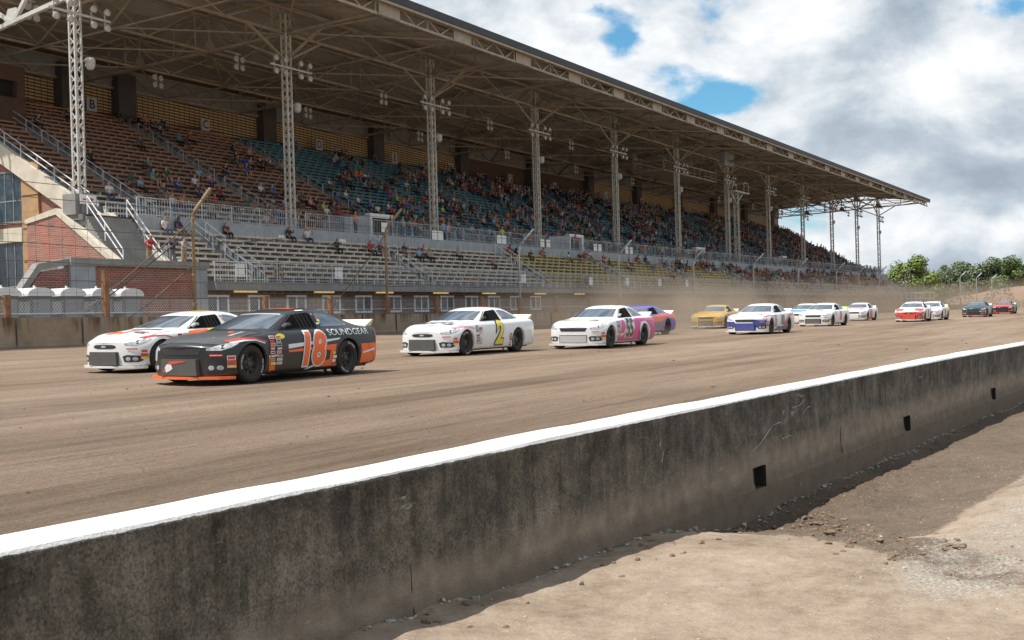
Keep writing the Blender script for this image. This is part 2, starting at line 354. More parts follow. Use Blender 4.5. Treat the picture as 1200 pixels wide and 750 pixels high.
def infield():
    n = N('sandy_infield_dirt'); p = n.pos(); v = n.xyz(p)
    a = n.noise(0.9, 8, 0.65); b = n.noise(5, 8, 0.7); g = n.noise(45, 5, 0.7); h = n.noise(17, 6, 0.7)
    c = n.ramp(n.math('ADD', n.math('MULTIPLY', a, 0.55), n.math('MULTIPLY', b, 0.45)), [(0.36, (0.205, 0.150, 0.108)), (0.50, (0.325, 0.250, 0.186)), (0.66, (0.43, 0.345, 0.268))])
    at = n.node('ShaderNodeAttribute', attribute_name='mud'); md = at.outputs['Fac']
    at2 = n.node('ShaderNodeAttribute', attribute_name='gravel'); gv = at2.outputs['Fac']
    mw = n.math('ADD', md, n.math('MULTIPLY', n.math('SUBTRACT', b, 0.5), 0.8))
    mc = n.ramp(n.math('ADD', n.math('MULTIPLY', b, 0.5), n.math('MULTIPLY', a, 0.5)), [(0.35, (0.105, 0.077, 0.056)), (0.65, (0.185, 0.140, 0.104))])
    mm = n.rng(mw, 0.42, 0.58); c = n.mix(mm, c, mc)
    vo = n.node('ShaderNodeTexVoronoi', feature='DISTANCE_TO_EDGE'); vo.inputs['Scale'].default_value = 2.6
    wv = n.node('ShaderNodeVectorMath', operation='ADD'); n.nt.links.new(p, wv.inputs[0])
    nn = n.node('ShaderNodeTexNoise'); nn.inputs['Scale'].default_value = 4; n.nt.links.new(p, nn.inputs['Vector'])
    sc_ = n.node('ShaderNodeVectorMath', operation='SCALE'); n.nt.links.new(nn.outputs['Color'], sc_.inputs[0]); sc_.inputs['Scale'].default_value = 0.35
    n.nt.links.new(sc_.outputs[0], wv.inputs[1]); n.nt.links.new(wv.outputs[0], vo.inputs['Vector'])
    crack = n.math('MULTIPLY', n.math('MULTIPLY', n.rng(vo.outputs['Distance'], 0.003, 0.012, 1, 0), mm), 0.4); c = n.mix(crack, c, (0.06, 0.04, 0.028))
    c = n.mix(n.rng(n.math('ADD', md, n.math('MULTIPLY', n.math('SUBTRACT', b, 0.5), 0.9)), 1.10, 1.75, 0.0, 0.7), c, (0.070, 0.051, 0.037))
    gm = n.rng(n.math('ADD', gv, n.math('MULTIPLY', n.math('SUBTRACT', h, 0.5), 1.4)), 0.45, 0.62)
    gc = n.ramp(g, [(0.35, (0.20, 0.165, 0.13)), (0.5, (0.36, 0.32, 0.27)), (0.66, (0.58, 0.55, 0.49))])
    c = n.mix(n.math('MULTIPLY', gm, n.rng(n.noise(2.3, 5, 0.6), 0.40, 0.60, 0.15, 0.75)), c, gc)
    c = n.mix(n.rng(g, 0.57, 0.70, 0, 0.6), c, (0.50, 0.42, 0.33)); c = n.mix(n.rng(g, 0.42, 0.28, 0, 0.55), c, (0.13, 0.09, 0.06)); c = n.mix(n.rng(h, 0.44, 0.30, 0, 0.4), c, (0.16, 0.115, 0.08))
    n.col(c); n.set(Roughness=0.95); n.p.inputs['Specular IOR Level'].default_value = 0.15
    n.bump(n.math('ADD', n.math('MULTIPLY', b, 1.2), n.math('ADD', n.math('MULTIPLY', h, 0.5), n.math('SUBTRACT', n.math('MULTIPLY', g, 0.22), n.math('MULTIPLY', crack, 0.4)))), 0.8, 0.04); return n.mat
M_['infield'] = infield()
M_['stone'] = simple('pale_gravel_stone', (0.50, 0.45, 0.38), 0.9, 0.5, 9.0)
M_['clod'] = simple('dry_mud_clod', (0.24, 0.165, 0.11), 0.95, 0.4, 8.0)
M_['ground'] = simple('dusty_apron_ground', (0.24, 0.175, 0.12), 0.95, 0.3, 0.3)
M_['redbank'] = simple('reddish_earth_bank', (0.36, 0.22, 0.16), 0.95, 0.25, 0.08)

# ------------------------------------------------------------------ ground, track
def wallY(X):
    if X < 0: return 4.03-0.025*X
    if X > 60: return wallY(60)-0.151*(X-60)
    return 4.03-0.025*X-0.00105*X*X
GS_ROT = -0.0123; GS_O = Vector((42.03, 50.209, 0.0))
GD = Vector((math.cos(GS_ROT), math.sin(GS_ROT), 0)); GN = Vector((-GD.y, GD.x, 0))
def gs(u, v, z=0): return GS_O+GD*u+GN*v+Vector((0, 0, z))
def farY(X, v=-12.3):
    u = (X-GS_O.x)/GD.x; return (GS_O+GD*u+GN*v).y
def trackZ(Y): return 0.532+0.013*Y
def sm(a, b, x):
    t = max(0, min(1, (x-a)/(b-a))); return t*t*(3-2*t)
def fr(a, b, s):
    k = max(1, int(round((b-a)/s))); return [a+(b-a)*i/k for i in range(k)]
def fbm(x, y, sc, o=5):
    return mnoise.fractal(Vector((x*sc, y*sc, 3.3)), 1.0, 2.1, o)
def tongue(X, d):
    ax, ay, bx, by = 11.0, 0.45, 7.9, 2.75
    t = max(0, min(1, ((X-ax)*(bx-ax)+(d-ay)*(by-ay))/((bx-ax)**2+(by-ay)**2)))
    return math.hypot(X-ax-t*(bx-ax), d-ay-t*(by-ay)), t
def infieldZ(X, d):
    z = 0.07*(1-sm(5.0, 6.6, X))*math.exp(-(d/0.8)**2)-0.03*sm(6, 7.5, X)*math.exp(-(d/0.8)**2)
    z += -0.20*sm(8.2, 10.6, X)*(1-sm(1.5, 2.8, d))-0.10*sm(9.0, 11.0, X)*math.exp(-((d-0.22)/0.30)**2)
    w = 1-sm(3, 8, d)
    if -3 < X < 34 and d < 9:
        z += 0.028*fbm(X, d, 0.9)+0.016*fbm(X, d, 3.1, 4)
        rough = 0.55*sm(9.2, 10.6, X)*(1-sm(15, 26, X))*math.exp(-((d-0.62)/0.36)**2)
        td, tt = tongue(X, d)
        rough = max(rough, 0.75*math.exp(-(td/0.34)**2)*(1-0.6*tt))
        f = fbm(X+9, d, 1.7, 6); rg = 1-abs(fbm(X*1.3, d*1.3+4, 3.4, 6))*2.2
        z += rough*(0.06*max(0, f)+0.07*max(0, rg)**2-0.05+0.05*abs(fbm(X, d, 9.0, 4)))
        z -= 0.14*math.exp(-((X-11.2)/0.35)**2-((d-0.28)/0.22)**2)+0.12*math.exp(-((X-17.1)/0.5)**2-((d-0.28)/0.25)**2)
        z += 0.03*math.exp(-(d/0.06)**2)*fbm(X, 0.5, 2.3, 4)
    return z
xs = fr(-120, -3, 9)+fr(-3, 4, 0.35)+fr(4, 15, 0.035)+fr(15, 32, 0.09)+fr(32, 80, 3)+fr(80, 330, 12)+[330]
ds = fr(-0.3, 0, 0.1)+fr(0, 3.6, 0.035)+fr(3.6, 8, 0.25)+fr(8, 30, 2.5)+fr(30, 240, 14)+[240]
me = bpy.data.meshes.new('infield_ground')
V = []; mud = []; grv = []
for X in xs:
    wy = wallY(X)
    for d in ds:
        V.append((X, wy-d, infieldZ(X, max(d, 0))))
        m = sm(8.6, 10.6, X)*(1-sm(1.5, 2.3, d-0.045*(X-10)))
        td, tt = tongue(X, d); m = max(m, 0.9*math.exp(-(td/0.42)**4)*(1-0.35*tt))
        mud.append(m+0.9*m*math.exp(-((d-0.1)/0.42)**2)*(0.45+0.55*math.exp(-((X-11.2)/2.2)**2)+0.5*fbm(X, d, 0.8, 3)))
        q = d-(2.35-0.02*(X-8)**2*0.2)
        g = math.exp(-((d-2.55-0.05*(X-8))/0.6)**2)*sm(6.6, 7.8, X)*0.95+0.35*sm(3, 5, d)
        grv.append(min(0.8, g*0.9))
ny = len(ds)
Fq = [(i*ny+j, i*ny+j+1, (i+1)*ny+j+1, (i+1)*ny+j) for i in range(len(xs)-1) for j in range(ny-1)]
me.from_pydata(V, [], [f[::-1] for f in Fq])
for nm, arr in (('mud', mud), ('gravel', grv)):
    a = me.attributes.new(nm, 'FLOAT', 'POINT'); a.data.foreach_set('value', arr)
me.materials.append(M_['infield']); me.polygons.foreach_set('use_smooth', [True]*len(me.polygons))
if me.polygons[0].normal.z < 0: me.flip_normals()
tag(link('infield_ground', me), kind='structure')
# dirt track sheet
xs = fr(-120, -10, 10)+fr(-10, 60, 0.6)+fr(60, 330, 6)+[330]
ts = [i/90 for i in range(91)]
V = []
for X in xs:
    a, b = wallY(X)+0.2, farY(X)+0.3
    for t in ts:
        Y = a+(b-a)*t
        z = trackZ(Y)+0.02*fbm(X*0.12, Y, 0.8, 3)
        z += 0.22*math.exp(-((b-Y)/0.6)**2)*(0.5+0.5*fbm(X, 0, 0.3, 3)) if X < 120 else 0
        V.append((X, Y, z))
ny = len(ts)
me = bpy.data.meshes.new('dirt_track'); me.from_pydata(V, [], [((i+1)*ny+j, (i+1)*ny+j+1, i*ny+j+1, i*ny+j) for i in range(len(xs)-1) for j in range(ny-1)])
me.materials.append(M_['track']); me.polygons.foreach_set('use_smooth', [True]*len(me.polygons))
if me.polygons[0].normal.z < 0: me.flip_normals()
tag(link('dirt_track', me), kind='structure')
# ground behind the outer wall and to the horizon
b = MB()
xs = fr(-400, 330, 30)+[330]
for i in range(len(xs)-1):
    y0, y1 = farY(xs[i])-0.1, farY(xs[i+1])-0.1
    b.face(((xs[i], y0, 1.0), (xs[i+1], y1, 1.0), (xs[i+1], 2500, 1.0), (xs[i], 2500, 1.0)))
b.face(((330, -2500, 0.98), (4000, -2500, 0.98), (4000, 2500, 0.98), (330, 2500, 0.98)))
tag(b.build('ground', M_['ground']), kind='structure')
# banked earth of the far turn
V = []; nx, nyb = 50, 14
for i in range(nx+1):
    t = i/nx; an = R(78-150*t); r0 = 122
    for j in range(nyb+1):
        s = j/nyb; rr = r0+s*46
        h = 9.5*sm(0.05, 0.62, s)*(1-sm(0.8, 1.0, s))*sm(0.05, 0.35, t)
        X, Y = 195+rr*math.cos(an), -82+rr*math.sin(an)
        V.append((X, Y, 0.7+h+0.5*fbm(X, Y, 0.05, 4)*sm(0.2, 0.5, s)))
me = bpy.data.meshes.new('earth_bank'); w = nyb+1
me.from_pydata(V, [], [(i*w+j, i*w+j+1, (i+1)*w+j+1, (i+1)*w+j) for i in range(nx) for j in range(nyb)])
me.materials.append(M_['redbank']); me.polygons.foreach_set('use_smooth', [True]*len(me.polygons))
if me.polygons[len(me.polygons)//3].normal.z < 0: me.flip_normals()
tag(link('earth_bank', me), kind='structure')

# ------------------------------------------------------------------ near barrier wall
WH, WT = 0.90, 0.40
holes = [11.3, 17.1, 23.1]
xs = sorted(fr(-8, 34, 0.12)+fr(34, 62, 1.0)+[62]+[h-0.15 for h in holes]+[h+0.15 for h in holes])
b = MB(); jit = {}
def wp(X, off, z):
    k = (round(X, 4), off, z); wob = 0.010*fbm(X, off*7+z*3, 0.9, 4)
    return (X, wallY(X)+off+wob, z+(0.010*fbm(X, 1.7, 0.6, 4) if z > 0.5 else 0))
prof = [(0.0, -0.45), (-0.015, -0.02), (0.0, 0.045), (0.012, 0.19), (0.014, 0.60), (0.016, 0.868), (0.030, 0.892), (0.06, 0.90), (WT-0.06, 0.90), (WT-0.02, 0.885), (WT, 0.84), (WT+0.02, -0.45)]
nP = len(prof)
for X in xs:
    for o, z in prof: b.v.append(wp(X, o, z))
for i in range(len(xs)-1):
    inh = any(abs((xs[i]+xs[i+1])/2-h) < 0.15 for h in holes)
    for j in range(nP-1):
        if inh and j in (1, 2): continue
        b.f.append((i*nP+j, (i+1)*nP+j, (i+1)*nP+j+1, i*nP+j+1)); b.m.append(0)
b.f.append(tuple(range(nP))); b.m.append(0); b.f.append(tuple((len(xs)-1)*nP+j for j in range(nP))); b.m.append(0)
bw = b.build('concrete_barrier', M_['barrier'], smooth=False, fix=True)
tag(bw, 'long dark weathered concrete barrier with white painted top in the foreground', 'barrier wall')
for h in holes:                                   # drain openings cut through the foot
    d = MB(); y = wallY(h)
    x0, x1, z0, z1 = h-0.15, h+0.15, -0.03, 0.19
    d.face(((x0, y-0.005, z0), (x0, y+0.33, z0), (x0, y+0.33, z1), (x0, y-0.005, z1))); d.face(((x1, y-0.02, z0), (x1, y+0.33, z0), (x1, y+0.33, z1), (x1, y-0.02, z1)))
    d.face(((x0, y, z1), (x1, y, z1), (x1, y+0.33, z1), (x0, y+0.33, z1))); d.face(((x0, y+0.33, z0), (x1, y+0.33, z0), (x1, y+0.33, z1), (x0, y+0.33, z1)))
    d.build('drain_opening', M_['opening'], bw)
# vertical joints as thin dark grooves standing in the face
for X in (5.55, 14.05):
    d = MB(); pts = [(X+0.012*fbm(z, X, 6, 3), wallY(X)+0.012*(z > 0.1)-0.004, z) for z in [0.0, 0.06, 0.12, 0.19, 0.26, 0.34]]
    d.tube(pts, [0.004, 0.005, 0.003, 0.004, 0.003, 0.001], 5); d.build('joint_crack', M_['opening'], bw)
M_['scrape'] = simple('chalky_scrape', (0.46, 0.43, 0.37), 0.95, 0.6, 30)
# pale scrape marks on the face
for pts in ([(11.15, 0.36), (11.35, 0.40), (11.6, 0.50), (11.75, 0.56), (11.95, 0.57), (12.1, 0.55), (12.2, 0.60), (12.22, 0.66)], [(12.35, 0.69), (12.6, 0.70), (12.75, 0.75)], [(12.7, 0.60), (12.85, 0.655), (12.95, 0.66)], [(11.95, 0.43), (12.0, 0.39), (12.3, 0.40)], [(12.05, 0.64), (12.1, 0.69)], [(9.05, 0.50), (9.10, 0.60)], [(9.02, 0.64), (9.04, 0.70)]):
    d = MB(); d.tube([(x, wallY(x)+0.0125+0.010*fbm(x, 0.1, 0.9, 4), z) for x, z in pts], [0.001+0.0065*abs(math.sin(k*1.7+1)) for k in range(len(pts))], 5)
    d.build('paint_scrape', M_['scrape'], bw)
# loose stones and clods on the infield
_bm = bmesh.new(); bmesh.ops.create_icosphere(_bm, subdivisions=1, radius=1.0); ICO_V = [v.co.copy() for v in _bm.verts]; _bm.verts.index_update(); ICO_F = [tuple(v.index for v in f.verts) for f in _bm.faces]; _bm.free()
_bm = bmesh.new(); bmesh.ops.create_icosphere(_bm, subdivisions=2, radius=1.0); IC2_V = [v.co.copy() for v in _bm.verts]; _bm.verts.index_update(); IC2_F = [tuple(v.index for v in f.verts) for f in _bm.faces]; _bm.free()
def blob(mb, c, r, k):
    i = len(mb.v); an = k*2.4; ca, sa = math.cos(an), math.sin(an); sx_, sy_, sz_ = 1+.3*math.sin(k), 1-.25*math.sin(k*1.7), .55+.2*math.sin(k*.9)
    VV, FF = (IC2_V, IC2_F) if r > 0.015 else (ICO_V, ICO_F)
    for v in VV:
        j = 1+0.55*mnoise.noise(v*1.4+Vector((k*3.1, k*1.7, 0)))+0.25*mnoise.noise(v*3.3+Vector((k*2.1, 0, k)))
        x, y, z = v.x*sx_*j*r, v.y*sy_*j*r, v.z*sz_*j*r
        mb.v.append((c[0]+x*ca-y*sa, c[1]+x*sa+y*ca, c[2]+z))
    for f in FF: mb.f.append(tuple(i+q for q in f)); mb.m.append(0)
st, ck = MB(), MB()
for k in range(9000):
    X = rnd.uniform(4.5, 16); d = rnd.uniform(0.05, 3.6)
    g = math.exp(-((d-2.55-0.05*(X-8))/0.6)**2)*sm(6.6, 7.8, X)
    if rnd.random() > 0.12+g: continue
    r = rnd.choice((0.003, 0.004, 0.005, 0.006, 0.008))*(1 if rnd.random() < .97 else 1.8)
    blob(st, (X, wallY(X)-d, infieldZ(X, d)+r*0.2), r, k)
for k in range(420):
    if rnd.random() < 0.62:
        t_ = rnd.random()**1.5; X = 11.0-3.0*t_+rnd.gauss(0, .28); d = abs(0.45+2.3*t_+rnd.gauss(0, .22))
    else: X = rnd.uniform(5, 22); d = abs(rnd.gauss(0.12, 0.12)) if rnd.random() < .6 else rnd.uniform(0.2, 0.6)
    r = rnd.choice((0.008, 0.010, 0.014, 0.02, 0.026))*(1.7 if rnd.random() < .05 else 1)
    blob(ck, (X, wallY(X)-d-0.02, infieldZ(X, d)+r*0.2), r, k)
rb = MB()
for k in range(900):
    X = rnd.uniform(3.5, 26); g = fbm(X, 4, 1.1, 5)
    if g < rnd.uniform(-.5, .25): continue
    d = abs(rnd.gauss(0.0, 0.035)); r = rnd.choice((0.006, 0.009, 0.012, 0.018))
    blob(rb, (X, wallY(X)-d, infieldZ(X, d)+r*0.4), r, k)
tag(rb.build('concrete_rubble', M_['stone']), 'pale concrete crumbs lying along the foot of the barrier', 'rubble', kind='stuff')
tag(st.build('loose_gravel', M_['stone']), 'pale loose gravel scattered on the sandy infield dirt', 'gravel', kind='stuff')
tag(ck.build('mud_clods', M_['clod']), 'brown mud clods crumbled along the foot of the barrier', 'dirt clods', kind='stuff')
tk = MB()
for k in range(1500):
    X = rnd.uniform(4, 40); Y = rnd.uniform(wallY(X)+0.6, 18); r = rnd.choice((0.005, 0.006, 0.008, 0.010, 0.013))*(2.2 if rnd.random() < .03 else 1)
    blob(tk, (X, Y, trackZ(Y)+r*0.3), r, k)
tag(tk.build('track_clods', M_['clod']), 'small dark dirt clods lying on the dirt track', 'dirt clods', kind='stuff')
# ------------------------------------------------------------------ grandstand (local: u along the front, v to the back, z up)
GS = empty('grandstand', GS_O, (0, 0, GS_ROT))
tag(GS, 'huge roofed grandstand with steel columns, bench rows and brick base along the track', 'grandstand')
U0, U1 = 3.4, 187.0
COLU = [0.4+16.75*k for k in range(12)]
def lowZ(v): return 4.1+0.33*math.floor((v+5.975)/0.55+1e-6)
def upZ(v): return 7.95+0.405*math.floor((v-1.535)/0.73+1e-6)
# stepped decks
b = MB()
for i in range(9): b.box(U0, U1, -5.975+0.55*i, -5.975+0.55*(i+1) if i < 8 else -0.9, 3.66, 4.1+0.33*i)
b.build('lower_deck', M_['deck'], GS)
b = MB()
for j in range(24): b.box(4.0, U1, 1.55+0.73*j, 1.55+0.73*(j+1)+(0.9 if j == 23 else 0), 7.2+0.405*max(0, j-2), 7.95+0.405*j)
b.build('upper_deck', M_['deck'], GS)
b = MB(); b.box(-0.2, U1, -0.9, 1.55, 7.5, 7.8); b.build('walkway', M_['deck'], GS)
b = MB(); b.box(U0, U1, -1.02, -0.88, 6.4, 7.9); b.build('walkway_parapet', M_['grey_paint'], GS)
b = MB(); b.box(U0, U1, -6.7, -5.97, 3.62, 4.09); b.build('front_ledge', M_['grey_concrete'], GS)
b = MB(); b.box(U0, U1, -5.94, -5.6, 0.9, 3.62); b.build('front_wall', M_['brick_brown'], GS)
# windows of the front wall
for i in range(12):
    u = 4.2+3.17*i
    w = MB(); z0, z1 = 2.30, 3.40; y = -5.96
    for x0, x1, a, c in ((u-0.85, u-0.72, z0, z1), (u+0.72, u+0.85, z0, z1), (u-0.72, u+0.72, z1-0.12, z1), (u-0.72, u+0.72, z0, z0+0.12), (u-0.06, u+0.06, z0+0.12, z1-0.12)): w.box(x0, x1, y-0.05, y+0.02, a, c)
    o = w.build('window', M_['frame_white'], GS)
    for s in (-1, 1):
        g = MB(); g.box(u+0.38*s-0.34, u+0.38*s+0.34, y-0.012, y+0.018, z0+0.12, z1-0.12)
        g.build('pane', M_['opening'] if (i*2+s) % 3 == 0 else M_['glass'], o)
for u in (5.95, 12.59, 18.6, 25.05, 31.4, 39.2, 46.0):
    w = MB(); w.box(u-0.85, u+0.85, -6.45, -6.3, 3.52, 3.61); w.build('strip_light', M_['strip'], GS)
# benches
def bench(mb, u0, u1, v, z, m=0, mbk=1):
    mb.box(u0, u1, v-0.15, v+0.15, z+0.37, z+0.42, m)
    mb.box(u0, u1, v-0.16, v-0.135, z+0.30, z+0.372, m)
    k = max(2, int((u1-u0)/1.05)); 
    for i in range(k+1):
        x = u0+0.1+(u1-u0-0.2)*i/k; mb.box(x-0.05, x+0.05, v-0.12, v+0.16, z, z+0.37, mbk)
rest = MB(); count = 0
BM = [M_['tan_bench'], M_['bracket'], M_['orange_bench'], M_['teal_bench'], M_['yellow_bench'], M_['deck'], M_['grey_concrete']]
def lowmat(u): return 0 if u < 42 else 4
def upmat(u, j):
    if u < 20+10*(1-j/24)+6: return 2 if j > 3 else (0 if u < 20 else 2)
    return 3
for k in range(11):
    u0 = 8.4+16.9*(k-1) if k else U0+0.1; u1 = 7.2+16.9*k; u1 = min(u1, U1-0.2)
    for i in range(9):
        mb = MB() if k < 4 else rest
        bench(mb, u0, u1, -5.56+0.55*i, 4.1+0.33*i, lowmat((u0+u1)/2), 1)
        if k < 4: mb.build('bench', BM, GS)
UPB = [(4.4, 7.4)]+[(8.6+12*k, 19.4+12*k) for k in range(15)]
for k, (u0, u1) in enumerate(UPB):
    for j in range(24):
        u1b = min(u1, U1-0.2)
        if k >= 4 and 23.9 < u0 < 24.2: pass
        ind = k < 2 or (k == 2 and j < 16)
        mb = MB() if ind else rest
        bench(mb, u0, u1b, 1.55+0.73*j+0.5, 7.95+0.405*j, upmat((u0+u1)/2, j), 1 if j < 5 else 6)
        if ind: mb.build('bench', BM, GS)
tag(rest.build('bench_rows', BM, GS), kind='stuff')
# handrails in the aisles
def rail(pts, name, mat, r=0.03, posts=True, mid=True, h=0.95):
    t = MB(); top = [Vector(p)+Vector((0, 0, h)) for p in pts]; t.tube(top, r, 6)
    if mid: t.tube([Vector(p)+Vector((0, 0, h*0.55)) for p in pts], r, 6)
    if posts:
        for a, c in zip(pts[:-1], pts[1:]):
            a, c = Vector(a), Vector(c); n_ = max(1, int((c-a).length/1.6))
            for q in range(n_+1):
                p = a+(c-a)*q/n_; t.tube([p, p+Vector((0, 0, h))], r*0.9, 5)
    return t.build(name, mat, GS)
for k in range(11):
    for du in (-0.45, 0.55):
        u = 7.75+16.9*k+du; rail([(u, -5.6, 4.1), (u, -3.6, 5.35)], 'handrail', M_['rail_white']); 
        if k < 6: rail([(u, -2.7, 5.9), (u, -1.15, 6.9)], 'handrail', M_['rail_white'])
for k in range(15):
    u = 8.0+12*k-0.5; rail([(u, 1.9, 7.95), (u, 8.0, 11.35)], 'aisle_rail', M_['galv']); rail([(u, 9.0, 11.9), (u, 16.5, 16.05)], 'aisle_rail', M_['galv'])
# balustrades bay by bay
def balus(u0, u1, v, z, name, mat=None, h=1.05, step=0.2):
    t = MB(); t.tube([(u0, v, z+h), (u1, v, z+h)], 0.028, 5); t.tube([(u0, v, z+0.12), (u1, v, z+0.12)], 0.022, 5)
    k = int((u1-u0)/step)
    for i in range(k+1):
        x = u0+(u1-u0)*i/k; big = i % 12 == 0; w = 0.026 if big else 0.008
        t.box(x-w, x+w, v-w, v+w, z, z+h)
    return t.build(name, mat or M_['galv'], GS)
for k in range(11):
    a = max(U0, COLU[k]+0.35); c = COLU[k+1]-0.35
    balus(a, c, -0.95, 7.9, 'walkway_railing'); balus(max(a, U0), c+0.7, -6.62, 4.09, 'front_railing')
    balus(a, min(c, a+7.2 if k in (1, 3, 5, 7, 9) else c), 1.5, 7.8, 'walkway_railing')
# white notices tied to the railings
for u, v, z in ((15.1, -1.0, 7.0), (21.2, -1.0, 7.0), (26.0, -1.01, 8.35), (32.4, -1.02, 8.1), (33.2, -1.02, 8.1), (42.0, -1.02, 8.2), (42.8, -1.02, 8.2), (49.5, -1.02, 8.2), (50.6, -1.02, 8.2), (60.2, -1.02, 8.2), (61.2, -1.02, 8.2), (67.5, -1.02, 8.2), (68.6, -1.02, 8.2), (5.2, -6.68, 4.6), (13.6, -6.68, 4.6), (36.0, -6.68, 4.6), (47.6, -6.68, 4.55), (55.0, -6.68, 4.6), (62.5, -6.68, 4.6), (69.5, -6.68, 4.6)):
    t = MB(); w, h = (0.36, 0.5) if v < -1.005 else (0.34, 0.4)
    t.box(u-w, u+w, v-0.03, v-0.01, z-h/2, z+h/2+0.2); t.build('notice', M_['notice'], GS)
for u in (9.6, 30.6): 
    t = MB(); t.box(u-0.9, u+0.9, -5.3, -4.9, 4.52, 4.6); t.build('seat_cover', M_['orange_board'], GS)
# tunnels up to the walkway (vomitories)
for u0, u1, ud in ((24.3, 30.0, 27.2), (55.0, 62.0, 59.0), (88.5, 95.5, 92.6), (121.5, 129.5, 127.2)):
    t = MB()
    t.extr([(u0, 1.2, 7.8), (ud, 1.2, 7.8), (ud, 1.2, 9.55), (u0, 1.2, 9.25)], (0, 4.5, 0)); t.box(ud, u1, 1.6, 5.6, 7.8, 9.5); o = t.build('tunnel', M_['grey_paint'], GS)
    t = MB(); t.box(ud, ud+0.22, 1.1, 1.6, 7.8, 9.4); t.box(u1-0.4, u1, 1.1, 1.6, 7.8, 9.4); t.box(ud, u1, 1.1, 1.6, 9.4, 9.72); t.build('tunnel_frame', M_['frame_white'], o)
    t = MB(); t.box(ud+0.22, u1-0.4, 1.45, 1.59, 7.82, 9.4); t.build('doorway', M_['opening'], o)
# back wall: dark piers, louvre bands, truss strip above
b = MB(); b.box(-1, U1, 20.1, 20.5, 7, 22.2); b.build('back_wall', M_['brown_wood'], GS)
b = MB(); b.box(-1, U1, 19.3, 19.6, 16.3, 17.45); b.build('back_parapet', M_['brown_wood'], GS)
PIER = [15.8]+[20.95+16.0*k for k in range(11)]
for u in PIER:
    t = MB(); t.box(u-0.85, u+0.85, 19.2, 20.08, 16.5, 21.2); t.build('back_pier', M_['pier'], GS)
for k, (p0, p1) in enumerate(zip([7.6]+PIER, PIER+[U1])):
    if k in (5, 6): continue
    x0, x1 = p0+0.88, p1-0.88
    t = MB(); t.box(x0, x1, 20.0, 20.07, 17.5, 19.95); o = t.build('louvre_panel', M_['louvre'], GS)
    t = MB(); t.tube([(x0, 19.9, 17.75), (x1, 19.9, 17.75)], 0.05, 4); t.build('guard_rail', M_['brown_wood'], o)
    t = MB(); t.tube([(x0, 19.9, 18.1), (x1, 19.9, 18.1)], 0.04, 4); t.build('guard_rail', M_['brown_wood'], o)
b = MB(); b.box(-1, U1, 19.9, 20.06, 20.0, 21.6); b.build('back_fascia', M_['grey_concrete'], GS)
# section letters
def text_mesh(s, size=1.0, bold=0.0, shear=0.0, xs=1.0, align='CENTER', spacing=1.0):
    c = bpy.data.curves.new('lettering', 'FONT'); c.body = s; c.size = size; c.offset = bold; c.shear = shear
    c.align_x = align; c.align_y = 'CENTER'; c.space_character = spacing; c.resolution_u = 5; c.fill_mode = 'FRONT'
    o = bpy.data.objects.new('lettering', c); COL.objects.link(o)
    dg = bpy.context.evaluated_depsgraph_get(); m = bpy.data.meshes.new_from_object(o.evaluated_get(dg))
    v = [(p.co.x*xs, p.co.y) for p in m.vertices]; f = [tuple(p.vertices) for p in m.polygons]
    bpy.data.objects.remove(o); bpy.data.curves.remove(c); bpy.data.meshes.remove(m)
    return v, f
for ch, u in zip('BCDEFGHJK', (17.4, 28.9, 43.4, 55.3, 65.7, 78.7, 90.0, 105.0, 117.2)):
    t = MB(); t.box(u-0.46, u+0.46, 19.0, 19.1, 17.86, 18.84); o = t.build('section_sign', M_['sign_face'], GS)
    t = MB(); v, f = text_mesh(ch, 0.95, 0.012)
    for q in f: t.face([(u+v[i][0], 18.985, 18.35+v[i][1]) for i in q])
    t.build('letter', M_['black_paint'], o, fix=False)
    for x in (u-0.6, u+0.55):
        pass
